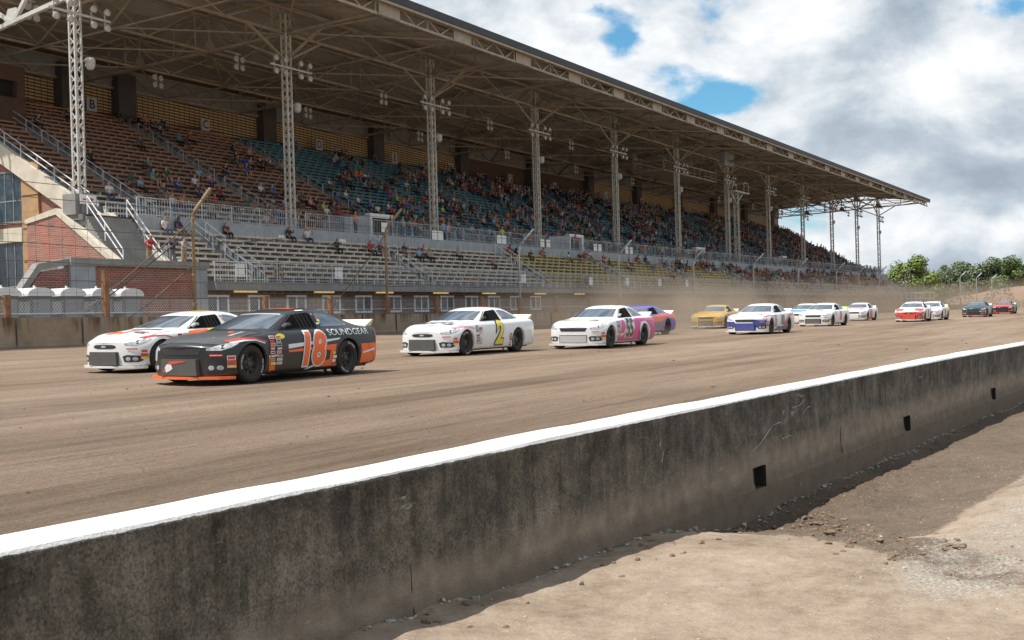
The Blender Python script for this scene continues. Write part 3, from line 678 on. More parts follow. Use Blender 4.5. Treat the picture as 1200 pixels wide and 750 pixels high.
# columns with lighting bars
def lattice(mb, u, v, z0, z1, w=0.62, t=0.085, lace=0.62, s=0.035):
    c = [(u-w/2, v-w/2), (u+w/2, v-w/2), (u+w/2, v+w/2), (u-w/2, v+w/2)]
    for x, y in c: mb.box(x-t/2, x+t/2, y-t/2, y+t/2, z0, z1)
    n_ = int((z1-z0)/lace)
    for q in range(4):
        a, d = c[q], c[(q+1) % 4]
        for i in range(n_):
            za, zb = z0+lace*i, z0+lace*(i+1); p, r_ = (a, d) if i % 2 else (d, a)
            mb.beam((*p, za), (*r_, zb), s*1.6, s)
LEN = len(COLU)
for k, u in enumerate(COLU):
    mb = MB(); lattice(mb, u, 0, 7.8, 22.0, 0.41, 0.085 if k < 5 else 0.10, 0.5, 0.036)
    mb.box(u-0.45, u+0.45, -0.45, 0.45, 7.8, 7.95)
    colm = mb.build('column', M_['white_steel'] if k < 1 else M_['column_skylit'], GS)  # first column white for the sun falling on it
    if k == 6: pass
    bar = MB(); bar.beam((u-2.0, -0.42, 18.4), (u+2.0, -0.42, 18.4), 0.11); bar.beam((u, -0.45, 18.4), (u, 0, 18.4), 0.1)
    barm = bar.build('light_bar', M_['white_steel'], colm)
    for s in (-1, 1):
        for x in (0.75, 1.65):
            for dz in (-0.42, 0.42):
                l = MB(); l.lathe([(0.04, 0.24), (0.10, 0.20), (0.17, 0.05), (0.205, -0.02), (0.19, -0.05), (0.0, -0.06)], (u+s*x, -0.62, 18.4+dz), 'y', 10)
                l.beam((u+s*x, -0.4, 18.4+dz), (u+s*x, -0.42, 18.4), 0.05)
                l.build('floodlight', M_['lamp_shell'], colm, smooth=True)
    l = MB(); l.lathe([(0.0, -0.34), (0.17, -0.30), (0.26, -0.12), (0.26, 0.04), (0.28, 0.05), (0.26, 0.24), (0.16, 0.32), (0.0, 0.34)], (u+0.85, -0.1, 16.0), 'z', 12)
    l.beam((u+0.3, 0, 16.1), (u+0.6, -0.1, 16.1), 0.07); l.build('loudspeaker', M_['lamp_shell'], colm, smooth=True)
    if 0 < k < 11:
        t = MB(); t.tube([(u+0.27, -0.1, 7.9), (u+0.27, -0.1, 17.9)], 0.035, 5); t.build('conduit', M_['galv'], colm)
# roof
RU0, RU1 = -1.0, 188.5
def deckZ(v): return 21.55+(v+8.6)*0.155 if v < 4 else 23.5-(v-4)*0.09
b = MB()
for v0, v1 in ((-8.6, 4), (4, 21.5)):
    z0, z1 = deckZ(v0), deckZ(v1)
    b.hexa(((RU0, v0, z0), (RU1, v0, z0), (RU1, v1, z1), (RU0, v1, z1), (RU0, v0, z0+0.22), (RU1, v0, z0+0.22), (RU1, v1, z1+0.22), (RU0, v1, z1+0.22)))
b.build('roof_deck', M_['roof_deck'], GS)
b = MB(); b.box(RU0, RU1, -8.85, -8.62, 21.38, 21.86); b.build('roof_edge', M_['roof_dark'], GS)
b = MB(); b.box(RU0, RU1, -8.80, -8.64, 21.20, 21.36); b.build('gutter', M_['cream_steel'], GS)
def chordZ(v): return 20.7-0.03*v
for k, u in enumerate(COLU):                     # transverse trusses over the columns
    t = MB(); vs = [-8.4, -4.2, 0.0, 3.4, 6.8, 10.2, 13.6, 16.8, 19.9]
    for a, c in zip(vs[:-1], vs[1:]):
        t.beam((u, a, deckZ(a)-0.25), (u, c, deckZ(c)-0.25), 0.18, 0.2)
        for du in (-0.14, 0.14): t.beam((u+du, a, chordZ(a)), (u+du, c, chordZ(c)), 0.09, 0.16)
    for i, (a, c) in enumerate(zip(vs[:-1], vs[1:])):
        t.beam((u, a, chordZ(a)), (u, a, deckZ(a)-0.3), 0.09)
        if i % 2: t.beam((u, a, chordZ(a)), (u, c, deckZ(c)-0.3), 0.10)
        else: t.beam((u, a, deckZ(a)-0.3), (u, c, chordZ(c)), 0.10)
    for a in (0.0, 6.8, 13.6): t.extr([(u-0.02, a-0.6, chordZ(a)+0.1), (u-0.02, a+0.6, chordZ(a)+0.1), (u-0.02, a+0.25, chordZ(a)+0.75), (u-0.02, a-0.25, chordZ(a)+0.75)], (0.04, 0, 0))
    t.beam((u, 0.3, 19.2), (u, 3.4, 20.55), 0.15); t.beam((u, -0.3, 19.2), (u, -3.2, 20.75), 0.15)
    if k == 0: t.beam((u, 0.3, 19.5), (u, 9.5, 18.2), 0.22); t.beam((u, 5.0, 18.75), (u, 7.8, 20.4), 0.2); t.beam((u, 5.0, 18.75), (u, 3.4, 20.5), 0.2); t.extr([(u-.03, 4.3, 18.9), (u-.03, 5.9, 18.65), (u-.03, 5.4, 19.6), (u-.03, 4.7, 19.6)], (.06, 0, 0))
    o = t.build('roof_truss', M_['white_steel'] if k == 0 else M_['cream_steel'], GS)  # end truss whiter than the rest: its sunlight is put into the paint
    for v in (6.0, 14.0):                         # clusters of lamps hung from the truss
        l = MB()
        for dx, dz in ((-0.3, -0.3), (0.3, -0.3), (-0.3, -0.85), (0.3, -0.85)):
            l.lathe([(0.05, 0.2), (0.17, 0.1), (0.22, -0.05), (0.0, -0.06)], (u+2.0+dx, v, chordZ(v)+dz), 'y', 8)
        l.beam((u+2.0, v+0.1, chordZ(v)+0.2), (u+2.0, v+0.1, chordZ(v)-0.9), 0.06); l.beam((u, v+0.1, chordZ(v)+0.1), (u+2.3, v+0.1, chordZ(v)+0.1), 0.07)
        l.build('lamp_cluster', M_['lamp_shell'], o)
def girder(v, zt, zb, name, pan=2.09, w=0.14, knee=False):
    t = MB(); t.beam((RU0, v, zt), (RU1, v, zt), w, w*1.3); t.beam((RU0, v, zb), (RU1, v, zb), w, w*1.3)
    n_ = int((RU1-RU0)/pan)
    for i in range(n_):
        a = RU0+(RU1-RU0)*i/n_; c = RU0+(RU1-RU0)*(i+1)/n_
        if i % 2: t.beam((a, v, zb), (c, v, zt), w*0.75)
        else: t.beam((a, v, zt), (c, v, zb), w*0.75)
        if i % 4 == 0: t.beam((a, v, zb), (a, v, zt), w*0.7)
    if knee:
        for u in COLU:
            for s in (-1, 1):
                if RU0 < u+s*4 < RU1: t.beam((u+s*0.3, v, 19.1), (u+s*3.6, v, zb), 0.15)
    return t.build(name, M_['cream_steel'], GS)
girder(-8.3, 21.35, 20.55, 'front_girder', 1.4, 0.12)
girder(0.0, 22.4, 20.75, 'roof_girder', 4.19, 0.13, True)
girder(6.8, 22.9, 20.5, 'roof_girder', 4.19, 0.12); girder(13.6, 22.3, 20.3, 'roof_girder', 4.19, 0.11); girder(19.8, 21.6, 20.1, 'roof_girder', 2.79, 0.10)
for k in range(11):                               # gusset plates and wind bracing in each bay
    ua, ub = COLU[k], COLU[k+1]; um = (ua+ub)/2
    t = MB()
    for va, vb in ((0, 6.8), (6.8, 13.6), (13.6, 19.8)):
        t.beam((ua, va, chordZ(va)), (um, vb, chordZ(vb)), 0.09); t.beam((ub, va, chordZ(va)), (um, vb, chordZ(vb)), 0.09)
    for va in (3.4, 10.2): t.beam((um, va-3.4, chordZ(va)+0.1), (um, va, deckZ(va)-0.3), 0.09); t.beam((um, va+3.4, chordZ(va)+0.1), (um, va, deckZ(va)-0.3), 0.09)
    t.beam((um, -8.3, 20.7), (um, 19.8, 20.1), 0.10); t.beam((um, -8.3, 21.3), (um, 4, 23.2), 0.10)
    t.beam((ua, 0, 20.75), (ua, -8.2, 20.6), 0.1); t.beam((ua, -0.1, 20.8), (um, -8.2, 20.7), 0.09); t.beam((ub, -0.1, 20.8), (um, -8.2, 20.7), 0.09)
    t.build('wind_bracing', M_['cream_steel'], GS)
for u in COLU+[(COLU[k]+COLU[k+1])/2 for k in range(11)]:
    t = MB(); t.extr([(u-1.1, -8.42, 20.5), (u+1.1, -8.42, 20.5), (u+1.1, -8.42, 21.3), (u-1.1, -8.42, 21.3)], (0, 0.03, 0)); t.build('gusset_plate', M_['cream_steel'], GS)
for i in range(10):
    v = -7.2+2.9*i; t = MB(); t.beam((RU0, v, deckZ(v)-0.1), (RU1, v, deckZ(v)-0.1), 0.1, 0.16); t.build('purlin', M_['cream_steel'], GS)
# hanging camera gantry between two columns
t = MB(); 
for v in (0.9, 4.6):
    for z in (18.2, 19.3): t.beam((82.5, v, z), (99.5, v, z), 0.14)
    for i in range(10): x = 82.5+17*i/9; t.beam((x, v, 18.2), (x, v, 19.3), 0.10)
for x in (82.5, 99.5):
    for z in (18.2, 19.3): t.beam((x, 0.9, z), (x, 4.6, z), 0.12)
for x in (82.5, 91, 99.5):
    for v in (0.9, 4.6): t.beam((x, v, 19.3), (x, v, 20.6), 0.08)
t.box(82.6, 99.4, 1.0, 4.5, 18.12, 18.2); t.build('hanging_gantry', M_['cream_steel'], GS)
t = MB(); lattice(t, 103.2, -0.4, 7.8, 17.0, 0.5, 0.09, 0.55, 0.04); t.beam((103.2, -0.4, 15.6), (101.2, -0.4, 17.0), 0.14); t.beam((103.2, -0.4, 15.6), (105.6, -0.4, 17.0), 0.14)
t.box(100.8, 106.2, -1.2, 0.6, 17.0, 17.15); 
for x in (104.3, 106.1):
    for y in (-1.1, 0.5): t.beam((x, y, 17.1), (x, y, 18.4), 0.08)
t.box(104.3, 106.1, -1.1, 0.5, 18.35, 18.42); t.build('camera_perch', M_['white_steel'], GS)
t = MB(); t.box(98.8, 102.2, -0.6, 0.9, 20.2, 21.9); t.build('roof_cabinet', M_['grey_paint'], GS)
# press box hung at the back left
t = MB(); t.box(-1.0, 8.5, 14.8, 19.0, 15.3, 16.9); t.box(-1.0, 8.5, 14.8, 19.0, 18.0, 19.0); t.box(7.9, 8.5, 14.8, 19.0, 16.9, 18.0); t.box(-1, 7.9, 15.4, 19.0, 16.9, 18.0)
for x in (0.6, 4.4): t.box(x, x+0.35, 14.8, 15.2, 16.9, 18.0)
t.box(-1.2, 8.7, 14.5, 19, 15.12, 15.3); pb = t.build('press_box', M_['brown_wood'], GS)
for x0, x1 in ((0.95, 4.4), (4.75, 7.9)):
    g = MB(); g.box(x0, x1, 15.25, 15.38, 16.92, 17.98); g.build('pane', M_['opening'], pb)
# left end: brick facade, concrete stringer, entry stair
t = MB(); pts = [(4.0, 3.9), (4.0, 7.95), (19.5, 16.9), (19.5, 3.9)]
t.extr([(3.95, 1.6, 1.0), (3.95, 1.6, 7.5), (3.95, 19.9, 17.3), (3.95, 19.9, 1.0)], (0.3, 0, 0)); fac = t.build('end_wall', M_['brick_y'], GS)
t = MB(); t.extr([(3.6, 1.3, 6.45), (3.6, 1.3, 7.6), (3.6, 4.2, 9.25), (3.6, 20, 18.3), (3.6, 20, 17.05)], (0.42, 0, 0)); t.build('stringer', M_['concrete'], GS)
rail([(3.7, 3.2, 8.65), (3.7, 12, 13.68), (3.7, 19.5, 17.97)], 'stringer_rail', M_['galv'], 0.035, True, True, 0.9)
for z0, z1 in ((8.35, 11.3), (3.2, 7.05)):
    for v0, v1 in ((9.35, 12.4), (13.9, 16.9)):
        fr_ = MB(); fr_.box(3.82, 3.94, v0-0.1, v1+0.1, z0-0.14, z0); fr_.box(3.86, 3.94, v0-0.08, v0, z0, z1); fr_.box(3.86, 3.94, v1, v1+0.08, z0, z1); fr_.box(3.86, 3.94, v0-0.08, v1+0.08, z1, z1+0.08)
        for q in (1, 2, 3): x = v0+(v1-v0)*q/4; fr_.box(3.88, 3.94, x-0.03, x+0.03, z0, z1)
        fr_.box(3.885, 3.94, v0, v1, z0+1.2, z0+1.27)
        o = fr_.build('window', M_['grey_concrete'], GS); g = MB(); g.box(3.91, 3.948, v0, v1, z0, z1); g.build('pane', M_['glass'], o)
t = MB(); t.box(3.78, 3.95, 9.25, 19.8, 7.1, 7.95); t.build('string_course', M_['concrete'], GS)
t = MB()
for i in range(11): t.box(3.80-(0.05 if i % 2 else 0), 3.95, 7.75-(0.1 if i % 2 else 0), 9.2, 1.0+0.98*i, 1.0+0.98*i+0.96)
t.build('quoin', M_['tan_block'], GS)
# stair walls
def slope_wall(u0, name, lowv=-3.4):
    w = MB(); w.extr([(u0, 3.3, 1.0), (u0, lowv, 1.0), (u0, lowv, 5.0), (u0, 0.9, 7.85), (u0, 3.3, 7.55)], (0.35, 0, 0)); o = w.build(name, M_['brick_y'], GS)
    c = MB(); c.extr([(u0-0.06, lowv-0.1, 4.95), (u0-0.06, 0.9, 7.87), (u0-0.06, 0.9, 8.2), (u0-0.06, lowv-0.1, 5.3)], (0.47, 0, 0)); c.extr([(u0-0.06, 0.9, 7.87), (u0-0.06, 3.4, 7.5), (u0-0.06, 3.4, 7.75), (u0-0.06, 0.9, 8.2)], (0.47, 0, 0)); c.build('coping', M_['concrete'], o)
slope_wall(-0.4, 'stair_wall'); slope_wall(2.95, 'stair_wall')
t = MB()
for i in range(17): t.box(-0.05, 2.95, -0.9-0.15*(17-i) if i else -3.6, -0.9-0.15*(16-i), 4.5, 4.8+0.18*i)
t.box(-0.05, 3.95, -0.9, 1.6, 7.2, 7.8); t.build('entry_stair', M_['grey_concrete'], GS)
for x in (0.12, 2.75): rail([(x, -3.5, 4.85), (x, -0.9, 7.8)], 'handrail', M_['rail_white'], 0.035, True, True, 0.95)
t = MB(); t.box(0.02, 0.78, -0.62, -0.5, 7.85, 8.95); t.box(-0.3, 1.1, -0.49, 0.5, 7.8, 8.9); t.build('column_base_housing', M_['grey_concrete'], GS)
t = MB(); t.box(-0.12, 0.92, -0.66, -0.63, 8.35, 8.85); sg = t.build('arrow_sign', M_['notice'], GS)
t = MB(); t.extr([(0.05, -0.665, 8.57), (0.55, -0.665, 8.57), (0.55, -0.665, 8.50), (0.78, -0.665, 8.605), (0.55, -0.665, 8.71), (0.55, -0.665, 8.64), (0.05, -0.665, 8.64)], (0, -0.01, 0)); t.build('arrow', M_['red_sign'], sg)
# brick annex in front of the stair
AX = empty('brick_annex', gs(-1, -4.7, 1.0), (0, 0, GS_ROT)); AXo = Vector((-1, -4.7, 1.0))
tag(AX, 'low red brick block with grey corner pillars and a concrete cap', 'brick building')
def axb(name, mat, *boxes, polys=(), parent=None):
    t = MB()
    for x0, x1, y0, y1, z0, z1 in boxes: t.box(x0-AXo.x, x1-AXo.x, y0-AXo.y, y1-AXo.y, z0-AXo.z, z1-AXo.z)
    for po, off in polys: t.extr([Vector(p)-AXo for p in po], off)
    return t.build(name, mat, parent or AX)
axb('front_wall', M_['brick_x'], (-3.85, 2.45, -6.0, -5.7, 1, 4.75), (-5.0, -3.9, -5.6, -5.3, 1, 4.4))
axb('deck', M_['deck'], (-5.0, 3.3, -5.7, -3.4, 4.4, 4.75))
axb('side_wall', M_['brick_x'], polys=[([(-7.9, -5.95, 1.0), (-5.25, -5.95, 1.0), (-5.25, -5.95, 4.62), (-6.75, -5.95, 4.4), (-7.9, -5.95, 3.0)], (0, 0.3, 0))])
for x0, x1 in ((-5.25, -3.85), (2.45, 3.4)): axb('pillar', M_['grey_paint'], (x0, x1, -6.1, -5.2, 1, 4.75))
axb('coping', M_['grey_concrete'], (-5.3, 3.45, -6.2, -5.6, 4.752, 5.1), polys=[([(-8.05, -6.05, 3.0), (-6.8, -6.05, 4.5), (-5.3, -6.05, 4.76), (-5.3, -6.05, 5.05), (-6.95, -6.05, 4.78), (-8.3, -6.05, 3.12)], (0, 0.45, 0))])
# ------------------------------------------------------------------ people
def colmat(name, c, rough=0.8): return simple(name, c, rough, 0.2, 9.0, obj=True)
SKIN = [colmat('skin_light', (0.52, 0.30, 0.21)), colmat('skin_tan', (0.36, 0.19, 0.12)), colmat('skin_brown', (0.16, 0.08, 0.05))]
HAIR = [colmat('hair_brown', (0.07, 0.04, 0.025)), colmat('hair_grey', (0.35, 0.33, 0.31)), colmat('cap_black', (0.015, 0.015, 0.018)), colmat('cap_white', (0.7, 0.69, 0.67))]
PANTS = {'blue jeans': colmat('blue_jeans', (0.05, 0.08, 0.16)), 'khaki shorts': colmat('khaki_shorts', (0.36, 0.28, 0.18)), 'black trousers': colmat('black_trousers', (0.02, 0.02, 0.022)), 'grey shorts': colmat('grey_shorts', (0.18, 0.18, 0.18))}
n = N('shirt_fabric'); oi = n.node('ShaderNodeObjectInfo'); n.col(n.mix(n.rng(n.noise(12, 4, vec=n.pos(True)), 0.3, 0.7, 0.25, 0), oi.outputs['Color'], (0.02, 0.02, 0.02))); n.set(Roughness=0.85); SHIRT = n.mat
SHOE = colmat('dark_shoes', (0.05, 0.045, 0.04))
POSES = {
 'sit': dict(j=[(0, 0, .10), (0, .03, .30), (0, .01, .47), (0, -.01, .60), (0, -.03, .68), (0, -.04, .77), (0, -.03, .84), (.17, .01, .53), (.22, -.10, .30), (.13, -.30, .17), (-.17, .01, .53), (-.22, -.10, .30), (-.13, -.30, .17), (.09, -.03, .08), (.13, -.42, .08), (.12, -.40, -.33), (.13, -.53, -.36), (-.09, -.03, .08), (-.13, -.42, .08), (-.12, -.40, -.33), (-.13, -.53, -.36)]),
 'lean': dict(j=[(0, 0, .10), (0, -.06, .29), (0, -.16, .43), (0, -.23, .54), (0, -.27, .61), (0, -.30, .69), (0, -.30, .76), (.17, -.15, .49), (.20, -.33, .28), (.07, -.47, .24), (-.17, -.15, .49), (-.20, -.33, .28), (-.07, -.47, .24), (.09, -.03, .08), (.16, -.42, .09), (.14, -.36, -.33), (.15, -.49, -.36), (-.09, -.03, .08), (-.16, -.42, .09), (-.14, -.40, -.33), (-.15, -.53, -.36)]),
 'point': dict(j=[(0, 0, .10), (0, .02, .30), (0, .0, .47), (0, -.01, .60), (.01, -.03, .68), (.02, -.04, .77), (.02, -.03, .84), (.17, .01, .53), (.30, -.12, .38), (.20, -.25, .62), (-.17, .01, .53), (-.24, -.04, .28), (-.20, -.22, .13), (.09, -.03, .08), (.10, -.43, .08), (.20, -.44, -.33), (.22, -.56, -.36), (-.09, -.03, .08), (-.19, -.40, .09), (-.08, -.36, -.33), (-.09, -.49, -.36)]),
 'stand': dict(j=[(0, 0, .92), (0, .01, 1.12), (0, .01, 1.32), (0, 0, 1.45), (0, -.02, 1.53), (0, -.03, 1.63), (0, -.02, 1.70), (.18, .01, 1.40), (.23, -.02, 1.14), (.20, -.14, .92), (-.18, .01, 1.40), (-.23, -.02, 1.14), (-.20, -.14, .92), (.09, 0, .88), (.10, -.02, .48), (.11, .02, .09), (.12, -.13, .05), (-.09, 0, .88), (-.11, -.03, .48), (-.11, .01, .09), (-.12, -.13, .05)]),
 'rest': dict(j=[(0, 0, .92), (0, -.03, 1.12), (0, -.09, 1.31), (0, -.13, 1.44), (0, -.16, 1.51), (0, -.18, 1.61), (0, -.17, 1.68), (.18, -.08, 1.39), (.30, -.26, 1.17), (.16, -.42, 1.10), (-.18, -.08, 1.39), (-.30, -.26, 1.17), (-.16, -.42, 1.10), (.09, 0, .88), (.10, -.02, .48), (.11, .02, .09), (.12, -.13, .05), (-.09, 0, .88), (-.11, -.03, .48), (-.11, .01, .09), (-.12, -.13, .05)]),
 'flag': dict(j=[(0, 0, .92), (0, .01, 1.12), (0, .01, 1.32), (0, 0, 1.45), (0, -.02, 1.53), (0, -.03, 1.63), (0, -.02, 1.70), (.18, .01, 1.40), (.40, -.04, 1.50), (.66, -.06, 1.58), (-.18, .01, 1.40), (-.26, -.03, 1.16), (-.20, -.16, .98), (.09, 0, .88), (.10, -.02, .48), (.11, .02, .09), (.12, -.13, .05), (-.09, 0, .88), (-.11, -.03, .48), (-.11, .01, .09), (-.12, -.13, .05)]),
}
RAD = [.135, .13, .145, .058, .082, .10, .075, .072, .05, .042, .072, .05, .042, .095, .068, .048, .042, .095, .068, .048, .042]
EDG = [(0, 1), (1, 2), (2, 3), (3, 4), (4, 5), (5, 6), (2, 7), (7, 8), (8, 9), (2, 10), (10, 11), (11, 12), (0, 13), (13, 14), (14, 15), (15, 16), (0, 17), (17, 18), (18, 19), (19, 20)]
ZONE = {(0, 1): 'S', (1, 2): 'S', (2, 3): 'K', (3, 4): 'K', (4, 5): 'K', (5, 6): 'H', (2, 7): 'S', (7, 8): 'S', (8, 9): 'K', (2, 10): 'S', (10, 11): 'S', (11, 12): 'K', (0, 13): 'P', (13, 14): 'P', (14, 15): 'P', (15, 16): 'F', (0, 17): 'P', (17, 18): 'P', (18, 19): 'P', (19, 20): 'F'}
def body_mesh(pose, pants, sk, hr, wide=1.0):
    J = [Vector(p) for p in POSES[pose]['j']]
    me = bpy.data.meshes.new('person'); me.from_pydata([tuple(p) for p in J], EDG, [])
    o = bpy.data.objects.new('person', me); COL.objects.link(o)
    m = o.modifiers.new('skin', 'SKIN'); m.use_smooth_shade = True
    sv = me.skin_vertices[0].data
    for i, v in enumerate(sv):
        r = RAD[i]*(wide if i in (0, 1, 2, 13, 17) else 1); v.radius = (r, r*(0.82 if i in (0, 1, 2) else 1)); v.use_root = (i == 0)
    s = o.modifiers.new('sub', 'SUBSURF'); s.levels = s.render_levels = 1
    dg = bpy.context.evaluated_depsgraph_get(); r = bpy.data.meshes.new_from_object(o.evaluated_get(dg)); r.name = 'person'
    bpy.data.objects.remove(o); bpy.data.meshes.remove(me)
    r.materials.clear()
    for mt in (SHIRT, SKIN[sk], HAIR[hr], PANTS[pants], SHOE): r.materials.append(mt)
    ix = dict(S=0, K=1, H=2, P=3, F=4)
    head = J[5]; fwd = Vector((0, -1, 0))
    shorts = 'shorts' in pants
    for p in r.polygons:
        c = p.center; best = None
        for e in EDG:
            a, b_ = J[e[0]], J[e[1]]; d = b_-a; t = max(0, min(1, (c-a).dot(d)/d.length_squared)); q = (c-(a+d*t)).length-0.5*(RAD[e[0]]*(1-t)+RAD[e[1]]*t)
            if best is None or q < best[0]: best = (q, e, t)
        z = ZONE[best[1]]
        if best[1] in ((2, 3),) and best[2] < 0.55: z = 'S'
        if best[1] in ((4, 5), (5, 6)): z = 'H' if (c-head).dot(Vector((0, 0.75, 0.66))) > 0.015 else 'K'
        if shorts and best[1] in ((14, 15), (18, 19)): z = 'K'
        if best[1] in ((7, 8), (10, 11)) and best[2] > 0.7: z = 'K'
        p.material_index = ix[z]; p.use_smooth = True
    return r
VAR = []
pk = list(PANTS)
for i in range(16): VAR.append((('sit', 'lean', 'sit', 'point')[i % 4], pk[(i*3+i//4) % 4], (0, 0, 1, 0, 2)[i % 5], (0, 2, 1, 0, 3)[(i*2) % 5]))
VM = [(body_mesh(*v, 1.0+0.16*(i % 3)), v) for i, v in enumerate(VAR)]
SM = [(body_mesh(p, pk[i % 4], i % 2, (2, 0, 1, 3)[i % 4], 1.0+0.1*(i % 2)), p, pk[i % 4]) for i, p in enumerate(('stand', 'rest', 'stand', 'rest', 'stand'))]
SH = [('black', (.02, .02, .022), 24), ('dark grey', (.07, .07, .075), 18), ('navy', (.025, .035, .09), 11), ('white', (.68, .67, .65), 11), ('light grey', (.36, .36, .36), 10), ('red', (.45, .03, .03), 9), ('maroon', (.17, .03, .05), 6), ('royal blue', (.03, .11, .42), 6), ('sky blue', (.22, .42, .62), 6), ('orange', (.75, .18, .03), 5), ('lime green', (.48, .62, .05), 2), ('teal', (.05, .32, .34), 4), ('pink', (.62, .25, .33), 4), ('dark green', (.03, .10, .05), 4), ('tan', (.40, .31, .21), 5), ('purple', (.15, .05, .25), 2)]
SHD = {a: c for a, c, w in SH}
def pick():
    return rnd.choices(SH, [w for a, c, w in SH])[0][0]
ORD = ['first', 'second', 'third', 'fourth', 'fifth', 'sixth', 'seventh', 'eighth', 'ninth', 'tenth', 'eleventh', 'twelfth', 'thirteenth', 'fourteenth', 'fifteenth', 'sixteenth', 'seventeenth', 'eighteenth', 'nineteenth', 'twentieth', 'twenty-first', 'twenty-second', 'twenty-third', 'twenty-fourth']
def bay(u):
    k = int((u-COLU[0])//16.75)
    if k < 0: return 'left of roof column 1'
    if k >= 11: return 'past the last column'
    return f'right of roof column {k+1}'
seats = []      # (u, v, zseat, section, row, shirt)
def low(u, i, s=None): seats.append((u, -5.56+0.55*i, 4.1+0.33*i+0.42, 'lower', i, s))
def upp(u, j, s=None): seats.append((u, 1.55+0.73*j+0.5, 7.95+0.405*j+0.42, 'upper', j, s))
# people that stand out in the photograph
for a in ((5.2, 8, 'white'), (6.2, 8, 'navy'), (10.0, 8, 'maroon'), (15.6, 8, 'black'), (17.4, 8, 'white'), (19.0, 6, 'black'), (22.6, 6, 'red'), (23.6, 6, 'maroon'), (26.6, 6, 'black'), (27.6, 5, 'sky blue'), (28.6, 6, 'red'), (29.0, 5, 'tan'), (24.4, 1, 'white'), (43.2, 8, 'red'), (44.4, 8, 'navy'), (46.0, 7, 'navy'), (49.0, 8, 'orange'), (55.5, 7, 'black'), (57.5, 8, 'red'), (58.6, 8, 'white'), (60.5, 7, 'red'), (63.8, 5, 'pink'), (66.5, 7, 'navy'), (69.5, 8, 'red'), (71.0, 6, 'lime green'), (76.0, 7, 'royal blue'), (77.5, 7, 'royal blue'), (82.0, 8, 'white'), (84.5, 7, 'red'), (85.7, 6, 'red'), (86.6, 7, 'red')): low(*a)
for a in ((6.0, 3, 'white'), (9.7, 5, 'sky blue'), (10.9, 4, 'dark grey'), (13.6, 10, 'teal'), (13.4, 6, 'royal blue'), (15.8, 7, 'white'), (14.6, 4, 'light grey'), (17.6, 9, 'sky blue'), (16.6, 5, 'maroon'), (18.0, 1, 'orange'), (19.1, 1, 'royal blue'), (18.8, 2, 'dark green'), (21.6, 3, 'pink'), (22.0, 1, 'tan'), (23.2, 1, 'pink'), (26.0, 3, 'white'), (26.6, 4, 'lime green'), (27.5, 3, 'red'), (29.4, 1, 'teal'), (30.8, 2, 'black'), (36.3, 2, 'orange'), (38.6, 3, 'orange'), (42.6, 4, 'orange'), (46.0, 7, 'lime green'), (45.2, 5, 'orange'), (46.0, 10, 'orange'), (48.0, 2, 'sky blue'), (54.0, 6, 'orange'), (51.5, 2, 'pink')): upp(*a)
def dens(u, row, sec):
    if sec == 'upper':
        if u < 7.5: return 0.02
        if u < 20: return 0.09+(0.07 if row < 12 else 0)
        if u < 34: return 0.22 if row < 15 else 0.09
        if u < 50: return 0.22 if row < 16 else 0.09
        if u < 66: return 0.32 if 2 < row < 20 else 0.15
        if u < 115: return 0.38 if row > 3 else 0.20
        return 0.45
    if u < 42: return 0.004
    if u < 70: return 0.05 if row > 5 else 0.012
    if u < 92: return 0.16 if row > 4 else 0.05
    return 0.40
taken = {(s[3], s[4], round(s[0]/0.62)) for s in seats}
for sec, nr, blocks in (('lower', 9, [(8.4+16.9*(k-1) if k else U0+.1, 7.2+16.9*k) for k in range(11)]), ('upper', 24, UPB)):
    for r in range(nr):
        for (a, c) in blocks:
            u = a+0.4
            while u < min(c, U1)-0.3:
                cl = (1.25 if u > 44 else 1.0)*max(0.08, 0.64+1.7*mnoise.noise(Vector((u*0.18, r*0.3, 7.7 if sec == 'upper' else 2.2))))
                if rnd.random() < dens(u, r, sec)*cl and not any((sec, r, round(u/0.62)+q) in taken for q in (-1, 0, 1)): (low if sec == 'lower' else upp)(u, r)
                u += 0.62
camp = Vector((0, 0, CAM_Z))
seats.sort(key=lambda s: (gs(s[0], s[1], s[2])-camp).length - (15 if s[5] else 0))
NIND = 278
used = {}
persons = []
for k, (u, v, z, sec, row, shirt) in enumerate(seats[:NIND]):
    i = rnd.randrange(len(VM)); me, var = VM[i]; shirt = shirt or pick()
    o = link('person', me); o.location = gs(u, v+rnd.uniform(-.03, .05), z-0.015); o.rotation_euler = (0, 0, GS_ROT+rnd.uniform(-.45, .35)); s = rnd.uniform(0.93, 1.06); o.scale = (s, s, s)
    o.color = (*SHD[shirt], 1)
    o['category'] = 'person'; o['group'] = 'spectators seated in the grandstand'
    persons.append((o, shirt, var, sec, row, u))
bykey = {}
for p in persons: bykey.setdefault((p[1], p[2][1], p[3], p[4], int((p[5]-COLU[0])//16.75)), []).append(p)
for key, ps in bykey.items():
    ps.sort(key=lambda p: p[5])
    for q, (o, shirt, var, sec, row, u) in enumerate(ps):
        pos = '' if len(ps) == 1 else (' left one' if q == 0 else (' right one' if q == len(ps)-1 else ' middle one'))
        o['label'] = f'{shirt} shirt, {var[1]},{pos} in {ORD[row]} {sec} row {bay(u)}'.replace(', in', ' in')
